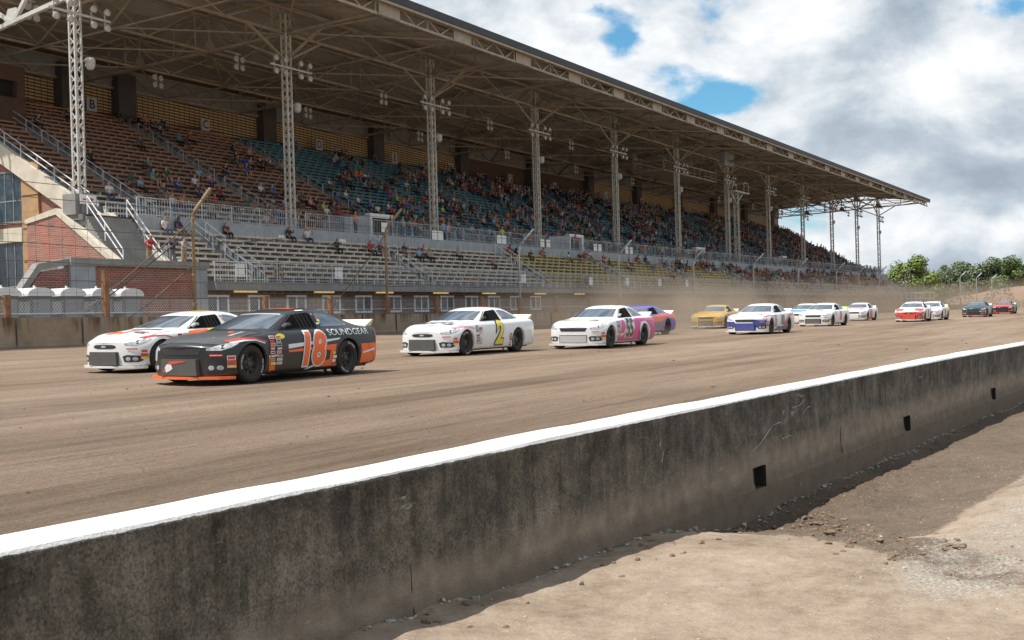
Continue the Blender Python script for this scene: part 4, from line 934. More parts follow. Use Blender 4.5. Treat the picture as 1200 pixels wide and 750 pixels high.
# standing people at the railings
STAND = [((0.15, -5.35, 4.75), 'red', 1, 'person in red shirt and black cap leaning on the brick annex cap'), ((1.7, -5.35, 4.75), 'navy', 3, 'person in navy shirt leaning on the brick annex cap'), ((2.5, -5.35, 4.75), 'light grey', 1, 'person in light grey shirt at right end of the brick annex cap'),
    ((23.6, -0.3, 7.8), 'orange', 2, 'person in orange shirt standing on the walkway left of the first tunnel'), ((27.9, -0.2, 7.8), 'black', 0, 'person in black shirt standing in the first tunnel doorway'), ((29.3, -0.3, 7.8), 'tan', 4, 'person in tan shirt standing by right jamb of the first tunnel doorway'),
    ((34.9, -0.2, 7.8), 'sky blue', 0, 'person in sky blue shirt standing on walkway right of the third roof column'), ((36.2, 0.2, 7.8), 'pink', 2, 'person in pink shirt standing on walkway right of the third roof column'), ((37.0, -0.2, 7.8), 'navy', 4, 'person in navy shirt standing on walkway right of the third roof column'),
    ((43.6, -0.4, 7.8), 'lime green', 0, 'person in lime green vest standing at the walkway railing'), ((57.4, -0.3, 7.8), 'red', 2, 'person in red shirt standing left of the second tunnel'), ((79.0, 0.5, 7.8), 'red', 0, 'person in red shirt standing on walkway above the yellow benches'), ((64.8, -6.0, 4.1), 'orange', 0, 'person in orange shirt standing behind the front railing')]
for (u, v, z), c, m, lab in STAND:
    o = link('person', SM[m][0]); o.location = gs(u, v, z+(0 if m else 0)); o.rotation_euler = (0, 0, GS_ROT+rnd.uniform(-.3, .3)); o.color = (*SHD[c], 1)
    tag(o, lab, 'person', 'people standing along the railings')
# the rest of the crowd, one object
crowd = MB(); ccol = []
def lowfig(mb, u, v, z, col, skin, pant, hair):
    s = rnd.uniform(.92, 1.06); a = rnd.uniform(-.5, .4); ca, sa = math.cos(a), math.sin(a); ln = rnd.choice((0, 0, -.12))
    def T(x, y, zz): return (u+s*(x*ca-y*sa), v+s*(x*sa+y*ca), z+s*zz)
    def ring(pts, mcol):
        i = len(mb.v)
        for (cx_, cy_, cz, rx, ry) in pts:
            for t in range(6):
                an = math.pi*t/3; mb.v.append(T(cx_+rx*math.cos(an), cy_+ry*math.sin(an), cz)); ccol.append(mcol)
        for j in range(len(pts)-1):
            for t in range(6):
                t2 = (t+1) % 6; mb.f.append((i+j*6+t, i+j*6+t2, i+(j+1)*6+t2, i+(j+1)*6+t)); mb.m.append(0)
        mb.f.append(tuple(i+(len(pts)-1)*6+t for t in range(6))); mb.m.append(0)
    ring([(0, 0, 0, .18, .13), (0, ln*.4, .25, .17, .12), (0, ln, .47, .21, .11), (0, ln, .57, .08, .07)], col)
    ring([(0, ln-.02, .58, .05, .06), (0, ln-.04, .66, .085, .095), (0, ln-.04, .73, .095, .105)], skin)
    ring([(0, ln-.03, .725, .10, .11), (0, ln-.03, .79, .085, .095), (0, ln-.03, .84, .04, .05)], hair)
    for q in (-1, 1):
        i = len(mb.v); P = [(.05*q, -.02, 0), (.17*q, -.02, 0), (.20*q, -.45, .0), (.07*q, -.45, .0), (.05*q, -.02, .15), (.17*q, -.02, .15), (.19*q, -.47, .13), (.08*q, -.47, .13)]
        for p in P: mb.v.append(T(*p)); ccol.append(pant)
        for f in ((4, 5, 6, 7), (0, 1, 5, 4), (1, 2, 6, 5), (3, 0, 4, 7)): mb.f.append(tuple(i+k for k in f)); mb.m.append(0)
        i = len(mb.v); P = [(.08*q, -.34, -.36), (.18*q, -.34, -.36), (.18*q, -.47, -.36), (.08*q, -.47, -.36), (.07*q, -.36, .10), (.20*q, -.36, .10), (.19*q, -.47, .12), (.08*q, -.47, .12)]
        for p in P: mb.v.append(T(*p)); ccol.append(pant)
        for f in ((0, 1, 5, 4), (1, 2, 6, 5), (2, 3, 7, 6), (3, 0, 4, 7)): mb.f.append(tuple(i+k for k in f)); mb.m.append(0)
        i = len(mb.v); P = [(.17*q, ln, .52), (.25*q, ln-.02, .50), (.25*q, -.12, .26), (.19*q, -.12, .26), (.19*q, ln-.08, .50)]
        for p in P: mb.v.append(T(*p)); ccol.append(col)
        mb.f += [(i, i+1, i+2, i+3), (i+4, i, i+3), (i+1, i+4, i+2)]; mb.m += [0, 0, 0]
        i = len(mb.v); P = [(.19*q, -.12, .28), (.25*q, -.12, .25), (.16*q, -.33, .15), (.11*q, -.33, .19)]
        for p in P: mb.v.append(T(*p)); ccol.append(skin)
        mb.f.append((i, i+1, i+2, i+3)); mb.m.append(0)
SKC = [(.50, .29, .20), (.36, .19, .12), (.16, .08, .05)]; HRC = [(.06, .035, .02), (.3, .28, .26), (.015, .015, .02), (.6, .6, .58), (.3, .04, .03), (.2, .13, .06)]; PTC = [(.05, .08, .15), (.34, .27, .18), (.02, .02, .02), (.17, .17, .17)]
for (u, v, z, sec, row, shirt) in seats[NIND:]:
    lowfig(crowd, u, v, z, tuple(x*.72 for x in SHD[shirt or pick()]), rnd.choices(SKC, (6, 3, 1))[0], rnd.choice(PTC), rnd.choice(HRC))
# standing rows along the walkway farther down
for k in range(150):
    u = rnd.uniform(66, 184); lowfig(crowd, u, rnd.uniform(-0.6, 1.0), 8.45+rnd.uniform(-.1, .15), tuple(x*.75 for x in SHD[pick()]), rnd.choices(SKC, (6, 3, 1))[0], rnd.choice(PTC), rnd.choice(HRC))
me = bpy.data.meshes.new('seated_crowd'); me.from_pydata(crowd.v, [], crowd.f)
ca = me.color_attributes.new('cloth', 'FLOAT_COLOR', 'POINT')
ca.data.foreach_set('color', [x for c in ccol for x in (*c, 1)])
n = N('crowd_clothing'); at = n.node('ShaderNodeAttribute', attribute_name='cloth'); n.col(at.outputs['Color']); n.set(Roughness=0.85)
me.materials.append(n.mat); me.update()
o = link('seated_crowd', me); o.location = GS_O; o.rotation_euler = (0, 0, GS_ROT)
tag(o, 'dense mixed crowd of spectators filling the far part of the grandstand', 'crowd', kind='stuff')
print('people', len(seats))
# ------------------------------------------------------------------ stock cars (local: x forward, y to the driver's left, z up)
WX = (1.40, -1.39); WR = 0.345
def lerp(a, b, t): return a+(b-a)*t
def rib(x, w, zb, zs, top, bow=0.0, bulge=0.015):
    # half profile of 13 points from the underside to the centre line; top = six (y, z[, dx]) points
    P = [(0, lerp(zb, zs, q)) for q in (0, .02, .1, .45, .75, .92, 1)] if w < .1 else [(0.45*w, zb+0.01), (w-0.05, zb), (w-0.01, zb+0.05), (w+bulge, lerp(zb, zs, 0.45)), (w+bulge*0.6, lerp(zb, zs, 0.75)), (w-0.02, zs-0.06), (w-0.075, zs)]
    out = [(x-bow*(y/0.95)**2, y, z) for y, z in P]
    for t in top: out.append((x-bow*(t[0]/0.95)**2+(t[2] if len(t) > 2 else 0), t[0], t[1]))
    return out
def hood(w, zs, zc): return [(w*f, lerp(zs, zc, g)) for f, g in ((0.80, 0.30), (0.66, 0.52), (0.52, 0.70), (0.36, 0.86), (0.18, 0.97), (0.0, 1.0))]
def cabin(x, gb, zbelt, gr, zr, zt): return [(gb, zbelt+0.02), (lerp(gb, gr, 0.45), lerp(zbelt, zr, 0.48)), (gr, zr-0.012), (gr*0.82, zr+(zt-zr)*0.55), (gr*0.42, zt-0.006), (0, zt)]
RIBS = [
 rib(2.535, 0.012, 0.17, 0.645, hood(0.012, 0.645, 0.648)),
 rib(2.53, 0.42, 0.16, 0.645, hood(0.42, 0.645, 0.672), 0.10),
 rib(2.51, 0.70, 0.15, 0.648, hood(0.70, 0.648, 0.695), 0.16),
 rib(2.46, 0.870, 0.14, 0.665, hood(0.870, 0.665, 0.725), 0.30),
 rib(2.30, 0.930, 0.14, 0.705, hood(0.930, 0.705, 0.775), 0.34),
 rib(2.00, 0.958, 0.14, 0.775, hood(0.958, 0.775, 0.832), 0.18),
 rib(1.65, 0.968, 0.14, 0.825, hood(0.968, 0.825, 0.872), 0.04),
 rib(1.25, 0.960, 0.14, 0.848, hood(0.960, 0.848, 0.902), 0.02),
 rib(0.92, 0.945, 0.14, 0.855, [(0.80, 0.885, -.05), (0.765, 0.893, -.02), (0.72, 0.902, 0), (0.56, 0.912, .03), (0.30, 0.918, .08), (0, 0.922, .10)], 0.02),
 rib(0.62, 0.940, 0.14, 0.865, [(0.815, 0.895), (0.79, 0.905, .03), (0.755, 0.925, .06), (0.60, 0.945, .15), (0.32, 0.957, .27), (0, 0.962, .31)], 0.0),
 rib(0.30, 0.937, 0.14, 0.875, [(0.815, 0.90), (0.765, 0.985, .0), (0.695, 1.055, .03), (0.55, 1.085, .10), (0.30, 1.105, .16), (0, 1.113, .18)], 0.0),
 rib(-0.02, 0.935, 0.14, 0.88, [(0.815, 0.905), (0.72, 1.06), (0.615, 1.195, .02), (0.50, 1.225, .05), (0.27, 1.245, .08), (0, 1.252, .09)], 0.0),
 rib(-0.25, 0.935, 0.14, 0.885, cabin(-.25, 0.815, 0.89, 0.575, 1.265, 1.305)),
 rib(-0.62, 0.935, 0.14, 0.89, cabin(-.62, 0.812, 0.895, 0.565, 1.285, 1.328)),
 rib(-1.00, 0.938, 0.14, 0.90, cabin(-1.0, 0.805, 0.905, 0.560, 1.268, 1.312)),
 rib(-1.28, 0.950, 0.14, 0.91, [(0.80, 0.935), (0.68, 1.10), (0.555, 1.228), (0.45, 1.255), (0.24, 1.268), (0, 1.272)], 0.0),
 rib(-1.62, 0.955, 0.14, 0.92, [(0.785, 0.945), (0.69, 1.03), (0.585, 1.105), (0.45, 1.135, .02), (0.24, 1.148, .04), (0, 1.152, .05)], 0.0),
 rib(-1.98, 0.945, 0.15, 0.925, [(0.775, 0.945), (0.70, 0.965), (0.62, 0.985), (0.46, 0.998), (0.24, 1.005), (0, 1.008)], 0.0),
 rib(-2.22, 0.925, 0.17, 0.925, [(0.76, 0.942), (0.66, 0.950), (0.52, 0.956), (0.36, 0.960), (0.18, 0.963), (0, 0.964)], 0.0),
 rib(-2.44, 0.895, 0.20, 0.925, [(0.74, 0.945), (0.64, 0.952), (0.50, 0.957), (0.35, 0.960), (0.17, 0.962), (0, 0.962)], -0.02),
 rib(-2.50, 0.84, 0.24, 0.90, hood(0.80, 0.91, 0.92), -0.06),
 rib(-2.52, 0.45, 0.27, 0.88, hood(0.45, 0.88, 0.89), -0.05),
 rib(-2.53, 0.012, 0.28, 0.88, hood(0.012, 0.88, 0.88)),
]
def nose_x(x, y):
    if x <= 1.25: return x
    t = (x-1.25)/1.285; return 1.25+0.95*t-0.10*t*(y/0.9)**2
def car_body():
    bm = bmesh.new(); rows = []
    for r in RIBS:
        r = [(nose_x(p[0], p[1]), p[1], p[2]) for p in r]
        half = [bm.verts.new(p) for p in r]; oth = [bm.verts.new((p[0], -p[1], p[2])) for p in r[:-1]][::-1]
        half[-1].co.y = 0
        rows.append(half+oth)
    nn = len(rows[0])
    for i in range(len(rows)-1):
        for j in range(nn):
            j2 = (j+1) % nn; bm.faces.new((rows[i][j], rows[i][j2], rows[i+1][j2], rows[i+1][j]))
    bmesh.ops.remove_doubles(bm, verts=bm.verts, dist=0.0005)
    bmesh.ops.recalc_face_normals(bm, faces=bm.faces)
    cl = bm.edges.layers.float.new('crease_edge')
    me = bpy.data.meshes.new('stock_car_body'); bm.to_mesh(me); bm.free()
    o = bpy.data.objects.new('tmp', me); COL.objects.link(o); s = o.modifiers.new('s', 'SUBSURF'); s.levels = s.render_levels = 3
    dg = bpy.context.evaluated_depsgraph_get(); r = bpy.data.meshes.new_from_object(o.evaluated_get(dg)); bpy.data.objects.remove(o); bpy.data.meshes.remove(me)
    bm = bmesh.new(); bm.from_mesh(r); AR = 0.372
    kill = []
    for f in bm.faces:
        for wx in WX:
            if abs(f.calc_center_median().y) > 0.55 and all((v.co.x-wx)**2+(v.co.z-WR)**2 < AR*AR for v in f.verts): kill.append(f); break
    bmesh.ops.delete(bm, geom=kill, context='FACES')
    for v in bm.verts:
        if abs(v.co.y) > 0.55 and v.is_boundary:
            for wx in WX:
                d = math.hypot(v.co.x-wx, v.co.z-WR)
                if d < AR+0.1 and d > 1e-4 and v.co.z > 0.145: k = AR/d; v.co.x = wx+(v.co.x-wx)*k; v.co.z = WR+(v.co.z-WR)*k
    for v in bm.verts:
        if abs(v.co.y) > 0.55:
            for wx in WX:
                d = math.hypot(v.co.x-wx, v.co.z-WR)
                if 1e-4 < d < AR: k = AR/d; v.co.x = wx+(v.co.x-wx)*k; v.co.z = WR+(v.co.z-WR)*k
    # inward lip of the arches
    be = [e for e in bm.edges if e.is_boundary]
    g = bmesh.ops.extrude_edge_only(bm, edges=be)
    for v in [x for x in g['geom'] if isinstance(x, bmesh.types.BMVert)]: v.co.y *= 0.93
    bm.to_mesh(r); bvh = BVHTree.FromBMesh(bm); bm.free()
    r.polygons.foreach_set('use_smooth', [True]*len(r.polygons)); r.name = 'body'
    return r, bvh
CAR_ME, CAR_BVH = car_body()
DIRS = {'L': (Vector((0, -1, 0)), Vector((-1, 0, 0)), Vector((0, 0, 1))), 'R': (Vector((0, 1, 0)), Vector((1, 0, 0)), Vector((0, 0, 1))), 'F': (Vector((-1, 0, 0)), Vector((0, 1, 0)), Vector((0, 0, 1))),
        'B': (Vector((1, 0, 0)), Vector((0, -1, 0)), Vector((0, 0, 1))), 'T': (Vector((0, 0, -1)), Vector((0, 1, 0)), Vector((1, 0, 0)))}
a = R(38); DIRS['C'] = (Vector((-math.cos(a), -math.sin(a), 0)), Vector((-math.sin(a), math.cos(a), 0)), Vector((0, 0, 1)))
DIRS['D'] = (Vector((-math.cos(a), math.sin(a), 0)), Vector((math.sin(a), math.cos(a), 0)), Vector((0, 0, 1)))
def cast(view, s, t):
    d, h, w = DIRS[view]; o_ = h*s+w*t-d*5
    loc, nrm, ix, ds_ = CAR_BVH.ray_cast(o_, d)
    if loc is None: return None
    if view in 'LR' and abs(loc.y) < 0.5: return None
    if nrm.dot(d) > 0: nrm = -nrm
    return loc, nrm
def dense(poly, step):
    out = []
    for a_, c_ in zip(poly, poly[1:]+poly[:1]):
        L = math.hypot(c_[0]-a_[0], c_[1]-a_[1]); k = max(1, int(L/step))
        out += [(a_[0]+(c_[0]-a_[0])*i/k, a_[1]+(c_[1]-a_[1])*i/k) for i in range(k)]
    return out
def inside(p, poly):
    r = False; x, y = p
    for (x0, y0), (x1, y1) in zip(poly, poly[1:]+poly[:1]):
        if (y0 > y) != (y1 > y) and x < (x1-x0)*(y-y0)/(y1-y0)+x0: r = not r
    return r
DCACHE = {}
def patch(mb, view, poly, layer=1, m=0, step=0.05):
    sh = {'C': -1.07, 'D': 1.07}.get(view, 0.0)
    if view == 'T': poly = [(p[0], nose_x(p[1], p[0])-(0.03 if p[1] > 2.0 else 0)) for p in poly]
    poly = dense([(p[0]+sh, p[1]) for p in poly], step); n0 = len(poly)
    xs_ = [p[0] for p in poly]; ys_ = [p[1] for p in poly]
    pts = list(poly); x = min(xs_)+step*.5
    while x < max(xs_):
        y = min(ys_)+step*.5
        while y < max(ys_):
            if inside((x, y), poly) and min((x-p[0])**2+(y-p[1])**2 for p in poly) > (step*.4)**2: pts.append((x, y))
            y += step
        x += step
    r = delaunay_2d_cdt([Vector(p) for p in pts], [], [list(range(n0))], 1, 1e-5)
    V = [cast(view, *p) for p in r[0]]; i0 = len(mb.v)
    for q in V: mb.v.append(tuple(q[0]+q[1]*(0.0035*layer)) if q else (0, 0, 0))
    good = []
    for f in r[2]:
        if all(V[i] for i in f):
            P = [V[i][0] for i in f]
            if max((P[i]-P[i-1]).length for i in range(3)) > step*4.5: continue
            good.append(tuple(f))
    par = {}
    def root_(x):
        while par.setdefault(x, x) != x: x = par[x]
        return x
    em_ = {}
    for i, f in enumerate(good):
        for q in range(3):
            k = (min(f[q], f[q-1]), max(f[q], f[q-1]))
            if k in em_: par[root_(i)] = root_(em_[k])
            em_[k] = i
    cnt = {}
    for i in range(len(good)): k = root_(i); cnt[k] = cnt.get(k, 0)+1
    best = max(cnt, key=cnt.get) if cnt else None       # keep the one connected piece
    for i, f in enumerate(good):
        if root_(i) == best: mb.f.append(tuple(i0+q for q in f)); mb.m.append(m)
def lettering(mb, view, s, org, size, bold=0.0, shear=0.0, xs_=1.0, layer=2, m=0, spacing=1.0, rot=0.0):
    key = (s, size, bold, shear, xs_, spacing)
    if key not in DCACHE:
        v, f = text_mesh(s, size, bold, shear, xs_, 'CENTER', spacing)
        bm = bmesh.new(); vs = [bm.verts.new((x, y, 0)) for x, y in v]
        for q in f:
            try: bm.faces.new([vs[i] for i in q])
            except ValueError: pass
        bmesh.ops.remove_doubles(bm, verts=bm.verts, dist=1e-5); bmesh.ops.triangulate(bm, faces=bm.faces)
        for _ in range(4):
            le = [e for e in bm.edges if e.calc_length() > 0.09]
            if not le: break
            bmesh.ops.subdivide_edges(bm, edges=le, cuts=1); bmesh.ops.triangulate(bm, faces=bm.faces)
        bm.verts.index_update(); DCACHE[key] = ([(q.co.x, q.co.y) for q in bm.verts], [tuple(q.index for q in f_.verts) for f_ in bm.faces]); bm.free()
    v, f = DCACHE[key]; i0 = len(mb.v); c_, s_ = math.cos(rot), math.sin(rot)
    V = [cast(view, org[0]+x*c_-y*s_, org[1]+x*s_+y*c_) for x, y in v]
    for q in V: mb.v.append(tuple(q[0]+q[1]*(0.0035*layer)) if q else (0, 0, 0))
    for q in f:
        if all(V[i] for i in q): mb.f.append(tuple(i0+i for i in q)); mb.m.append(m)
# materials
def paint(name, c, rough=0.28, dirt=0.38):
    if max(c) < 0.05: dirt = 0.16
    n = N(name); v = n.xyz(n.pos(True)); f = n.noise(2.5, 7, 0.65, vec=n.pos(True)); s = n.noise(14, 5, 0.7, vec=n.pos(True))
    low_ = n.math('MULTIPLY', n.rng(n.math('ADD', v[2], n.math('MULTIPLY', f, 0.35)), 0.25, 0.85, 1.0, 0.06), dirt)
    d = n.math('MULTIPLY', low_, n.rng(s, 0.3, 0.7, 0.4, 1.0), clamp=True)
    n.col(n.mix(d, c, (0.26, 0.185, 0.125))); n.set(Roughness=n.mix(d, (rough,)*3, (0.8,)*3)); n.p.inputs['Coat Weight'].default_value = 0.25; n.p.inputs['Coat Roughness'].default_value = 0.12
    return n.mat
PC = {k: paint('car_paint_'+k, c, r) for k, (c, r) in dict(white=((.78, .78, .77), .3), black=((.010, .0105, .012), .36), orange=((.92, .135, .01), .3), yellow=((.78, .62, .03), .3), gold=((.62, .37, .05), .35), magenta=((.66, .005, .22), .32), pink=((.75, .25, .45), .35), blue=((.02, .05, .28), .3), purple=((.12, .09, .42), .32), lilac=((.24, .19, .34), .4), red=((.62, .05, .03), .32), teal=((.018, .05, .06), .35), sky=((.10, .42, .68), .3), silver=((.45, .46, .47), .3), grey=((.06, .062, .065), .42), darkred=((.35, .03, .03), .35)).items()}
n = N('car_glass'); n.col(n.ramp(n.noise(1.3, 5, vec=n.pos(True)), [(0.35, (0.05, 0.065, 0.085)), (0.65, (0.11, 0.14, 0.175))])); n.set(Roughness=0.06, IOR=2.3); CGL = n.mat  # bluish mottling paints sky reflections into the base colour
n = N('net_and_dark_cabin'); v = n.xyz(n.pos(True)); n.col(n.ramp(n.noise(3, 4, vec=n.pos(True)), [(0.4, (0.003, 0.003, 0.003)), (0.7, (0.012, 0.011, 0.011))])); n.set(Roughness=0.9); n.p.inputs['Specular IOR Level'].default_value = 0.1; CWIN_DARK = n.mat  # near-black sheet: cabin shade behind the net put into its colour
TYRE = colmat('tyre_rubber', (0.036, 0.032, 0.028), 0.8); RIM = colmat('black_steel_rim', (0.075, 0.068, 0.06), 0.45)
LAMPD = simple('headlight_decal', (0.62, 0.64, 0.66), 0.2, 0.55, 9.0, obj=True); GRILL = simple('black_grille_mesh', (0.05, 0.05, 0.052), 0.5, 0.6, 40.0, obj=True)
NETM = simple('black_webbing', (0.035, 0.034, 0.034), 0.9, 0.2)
UNDER = simple('dark_underbody', (0.012, 0.012, 0.012), 0.9, 0.2); COVER = simple('grey_radiator_cover', (0.095, 0.088, 0.08), 0.7, 0.2, 4, obj=True); SPO = simple('pale_yellow_spoiler', (0.80, 0.75, 0.55), 0.35, 0.1, obj=True); HEL = simple('helmet_white', (0.6, 0.6, 0.6), 0.3, 0.2)
def wheel_meshes():
    t = MB(); w = 0.135
    t.lathe([(0.205, -w+.02), (0.235, -w-.004), (0.30, -w-.006), (0.335, -w+.02), (WR, -w+.06), (WR, w-.06), (0.335, w-.02), (0.30, w+.006), (0.235, w+.004), (0.205, w-.02), (0.195, 0), (0.205, -w+.02)], (0, 0, 0), 'y', 32)
    o1 = t.build('tyre', TYRE, None, smooth=True); r = MB()
    r.lathe([(0.205, 0.11), (0.195, 0.09), (0.185, 0.03), (0.12, 0.02), (0.10, 0.05), (0.055, 0.06), (0.05, 0.085), (0.0, 0.09)], (0, 0, 0), 'y', 24)
    for k in range(5):
        a = 2*math.pi*k/5; r.lathe([(0.014, 0), (0.014, 0.028), (0, 0.03)], (0.083*math.cos(a), 0.052, 0.083*math.sin(a)), 'y', 6)
    for k in range(8):
        a = 2*math.pi*k/8+.2; r.extr([(0.13*math.cos(a-.18), 0.03, 0.13*math.sin(a-.18)), (0.13*math.cos(a+.18), 0.03, 0.13*math.sin(a+.18)), (0.178*math.cos(a+.14), 0.037, 0.178*math.sin(a+.14)), (0.178*math.cos(a-.14), 0.037, 0.178*math.sin(a-.14))], (0, 0.006, 0), 1)
    o2 = r.build('rim', [RIM, UNDER], None, smooth=False)
    # white arc of sidewall lettering
    a_ = MB()
    for base in (R(-90), R(90)):
        for i, ch in enumerate('HOOSIER'):
            an = base+(i-3)*0.13; v, f = text_mesh(ch, 0.05, 0.001)
            c_ = Vector((math.cos(an), math.sin(an)))
            rot = an+math.pi/2
            for q in f:
                a_.face([(-(0.284*c_.x+v[k][0]*math.cos(rot)-v[k][1]*math.sin(rot)), 0.1425, 0.284*c_.y+v[k][0]*math.sin(rot)+v[k][1]*math.cos(rot)) for k in q])
    o3 = a_.build('sidewall_lettering', PC['white'], None, fix=False)
    ms = (o1.data, o2.data, o3.data)
    for o in (o1, o2, o3): bpy.data.objects.remove(o)
    return ms
TYM, RIMM, LETM = wheel_meshes()
SIDE_WIN = [(-0.50, 0.915), (0.005, 1.165), (0.08, 1.195), (0.56, 1.232), (0.60, 1.20), (0.60, 0.93)]
QUART = [(0.74, 0.955), (0.74, 1.20), (0.80, 1.225), (1.10, 1.195), (1.42, 1.09), (1.60, 0.995), (1.56, 0.965)]
WSH = [(-.70, .70), (-.40, .88), (0, .955), (.40, .88), (.70, .70), (.555, .045), (.45, .10), (.25, .14), (0, .155), (-.25, .14), (-.45, .10), (-.555, .045)]
RWIN = [(-.52, -1.30), (0, -1.265), (.52, -1.30), (.57, -1.80), (.30, -1.88), (0, -1.90), (-.30, -1.88), (-.57, -1.80)]
def mir(poly): return [(-x, y) for x, y in poly][::-1]
SHARED = {}
def shared(key, fn, mats):
    if key not in SHARED:
        mb = MB(); fn(mb); o = mb.build(key, mats, None, fix=False, smooth=True); SHARED[key] = o.data; bpy.data.objects.remove(o)
    return SHARED[key]
def fwin(mb): patch(mb, 'T', WSH, 1, 0, .05)
def stock_car(X, Y, h, label, base, parts=(), splitter='white', cover='box', grille='oval', spoiler=SPO, lettered=False, ssp=False, steer=0.0, seed=1, hoodcol=None):
    z = trackZ(Y)
    root = empty('stock_car', (X, Y, z+0.004), (-0.013, 0.0, math.pi+h)); tag(root, label, 'race car', 'stock cars running on the dirt track')
    bd = link('body', CAR_ME, root)
    if not bd.data.materials: bd.data.materials.append(PC['white'])
    bd.material_slots[0].link = 'OBJECT'; bd.material_slots[0].material = PC[base]
    # windows
    link('windshield', shared('windshield', fwin, CGL), root)
    link('rear_window', shared('rear_window', lambda mb: patch(mb, 'T', RWIN, 1, 0, .05), CGL), root)
    for V_ in 'LR':
        sw, qw = (SIDE_WIN, QUART) if V_ == 'L' else (mir(SIDE_WIN), mir(QUART))
        link('side_window', shared('side_window'+V_, lambda mb: patch(mb, V_, sw, 1, 0, .045), CWIN_DARK), root).name = 'side_window'
        link('quarter_window', shared('quarter_window'+V_, lambda mb: patch(mb, V_, qw, 1, 0, .045), CGL), root).name = 'quarter_window'
    if seed < 9:
        for P in ([(-.80, 1.0), (-.835, 1.7), (-.79, 2.2), (-.776, 2.2), (-.821, 1.7), (-.786, 1.0)], [(.786, 1.0), (.821, 1.7), (.776, 2.2), (.79, 2.2), (.835, 1.7), (.80, 1.0)]):
            g = MB(); patch(g, 'T', P, 1.6, 0, .06); g.build('panel_gap', UNDER, root, fix=False)
        for x in (-.42, .42):
            g = MB(); patch(g, 'T', [(x+.018*math.cos(k), 2.05+.018*math.sin(k)) for k in range(6)], 3, 0, .03); g.build('hood_pin', PC['silver'], root, fix=False)
        for P in ([(2.40, .16), (2.02, .62), (2.03, .62), (2.41, .16)], [(-.505, .93), (.0, 1.18), (.0, 1.195), (-.52, .93)], [(-.52, .918), (-.52, .932), (.62, .948), (.62, .934)]):
            g = MB(); patch(g, 'L', P, 2.4, 0, .06); g.build('panel_gap', UNDER, root, fix=False)
        for k in range(4):
            nm = MB(); x = .12+.11*k; patch(nm, 'L', [(x, .945), (x+.01, 1.20), (x+.03, 1.20), (x+.02, .945)], 2.2, 0, .06); nm.build('net_strap', NETM, root, fix=False)
    # driver's helmet, net frame and wheel edge seen through the open window
    t = MB(); t.tube([(-0.02, 0.70, 0.95), (-0.08, 0.72, 1.06), (-0.16, 0.715, 1.10)], [0.035, 0.045, 0.03], 6); 
    # front
    sp = MB(); pl = [(1.80, .93), (1.90, .90), (2.03, .76), (2.175, .42), (2.225, 0), (2.175, -.42), (2.03, -.76), (1.90, -.90), (1.80, -.93)]
    sp.extr([(x+.035, y*1.02, .105) for x, y in pl], (0, 0, .05)); sp.build('splitter', PC[splitter], root)
    un = MB(); un.box(-2.35, 1.95, -.66, .66, .13, .55); un.box(-.9, .85, -.86, .86, .13, .5); un.build('underbody', UNDER, root)
    fr_ = MB()
    if grille == 'oval': patch(fr_, 'F', [(.34*math.cos(a*.4), .565+.058*math.sin(a*.4)*(1+.25*math.cos(a*.8))) for a in range(16)], 2, 0, .05)
    else: patch(fr_, 'F', [(-.40, .53), (-.46, .635), (.46, .635), (.40, .53)], 2, 0, .05)
    fr_.build('grille', GRILL, root, fix=False)
    for s in (-1, 1):
        fr_ = MB(); q = [(.54, .24), (.50, .36), (.60, .39), (.84, .37), (.86, .27), (.80, .235)]
        patch(fr_, 'F', [(x*s, y) for x, y in (q if s > 0 else q[::-1])], 2, 0, .05); fr_.build('bumper_intake', GRILL, root, fix=False)
    if cover != 'box':
        fr_ = MB(); patch(fr_, 'F', [(-.46, .19), (-.46, .42), (.46, .42), (.46, .19)], 2, 0, .05); fr_.build('lower_grille', GRILL, root, fix=False)
    if grille == 'oval':
        em = MB(); patch(em, 'F', [(-.085, .565), (-.035, .588), (.035, .588), (.085, .565), (.035, .545), (-.035, .545)], 5, 0, .05); em.build('emblem', PC['silver'], root, fix=False)
    if cover == 'box':
        c = MB(); c.extr([(2.07, -.42, .17), (2.07, .42, .17), (2.07, .40, .455), (2.07, -.40, .455)], (.165, 0, 0)); c.build('radiator_cover', COVER, root)
    elif cover in PC:
        c = MB(); c.extr([(2.07, -.42, .17), (2.07, .42, .17), (2.07, .40, .44), (2.07, -.40, .44)], (.16, 0, 0)); c.build('radiator_cover', PC[cover], root)
    HL = [(.20, .60), (.19, .635), (.36, .675), (.60, .725), (.72, .745), (.74, .715), (.62, .645), (.44, .595)]
    for V_, q in (('C', HL), ('D', mir(HL))):
        hd = MB(); patch(hd, V_, q, 2, 0, .04); hl = hd.build('headlight', LAMPD, root, fix=False)
        hd = MB(); patch(hd, V_, [(x*(1 if V_ == 'C' else -1), y) for x, y in [(.44, .625), (.44, .685), (.50, .70), (.50, .63)]][::(1 if V_ == 'C' else -1)], 3, 0, .04); hd.build('lens_divider', GRILL, hl, fix=False)
    for s in (-1, 1):
        for cx_ in (.62, .75):
            fg = MB(); patch(fg, 'F', [(s*cx_+.048*math.cos(k*.7), .305+.042*math.sin(k*.7)) for k in range(9)], 3, 0, .05); fg.build('fog_lamp', LAMPD, root, fix=False)
    # spoiler
    w_ = MB(); w_.extr([(-2.40, -.74, .95), (-2.40, .74, .95), (-2.475, .77, 1.075), (-2.475, -.77, 1.075)], (-.012, 0, 0))
    for s in (-1, 1): w_.extr([(-2.22, .752*s, .945), (-2.42, .752*s, .945), (-2.485, .775*s, 1.08), (-2.44, .775*s, 1.08)], (0, .012*s, 0))
    w_.build('spoiler', spoiler, root)
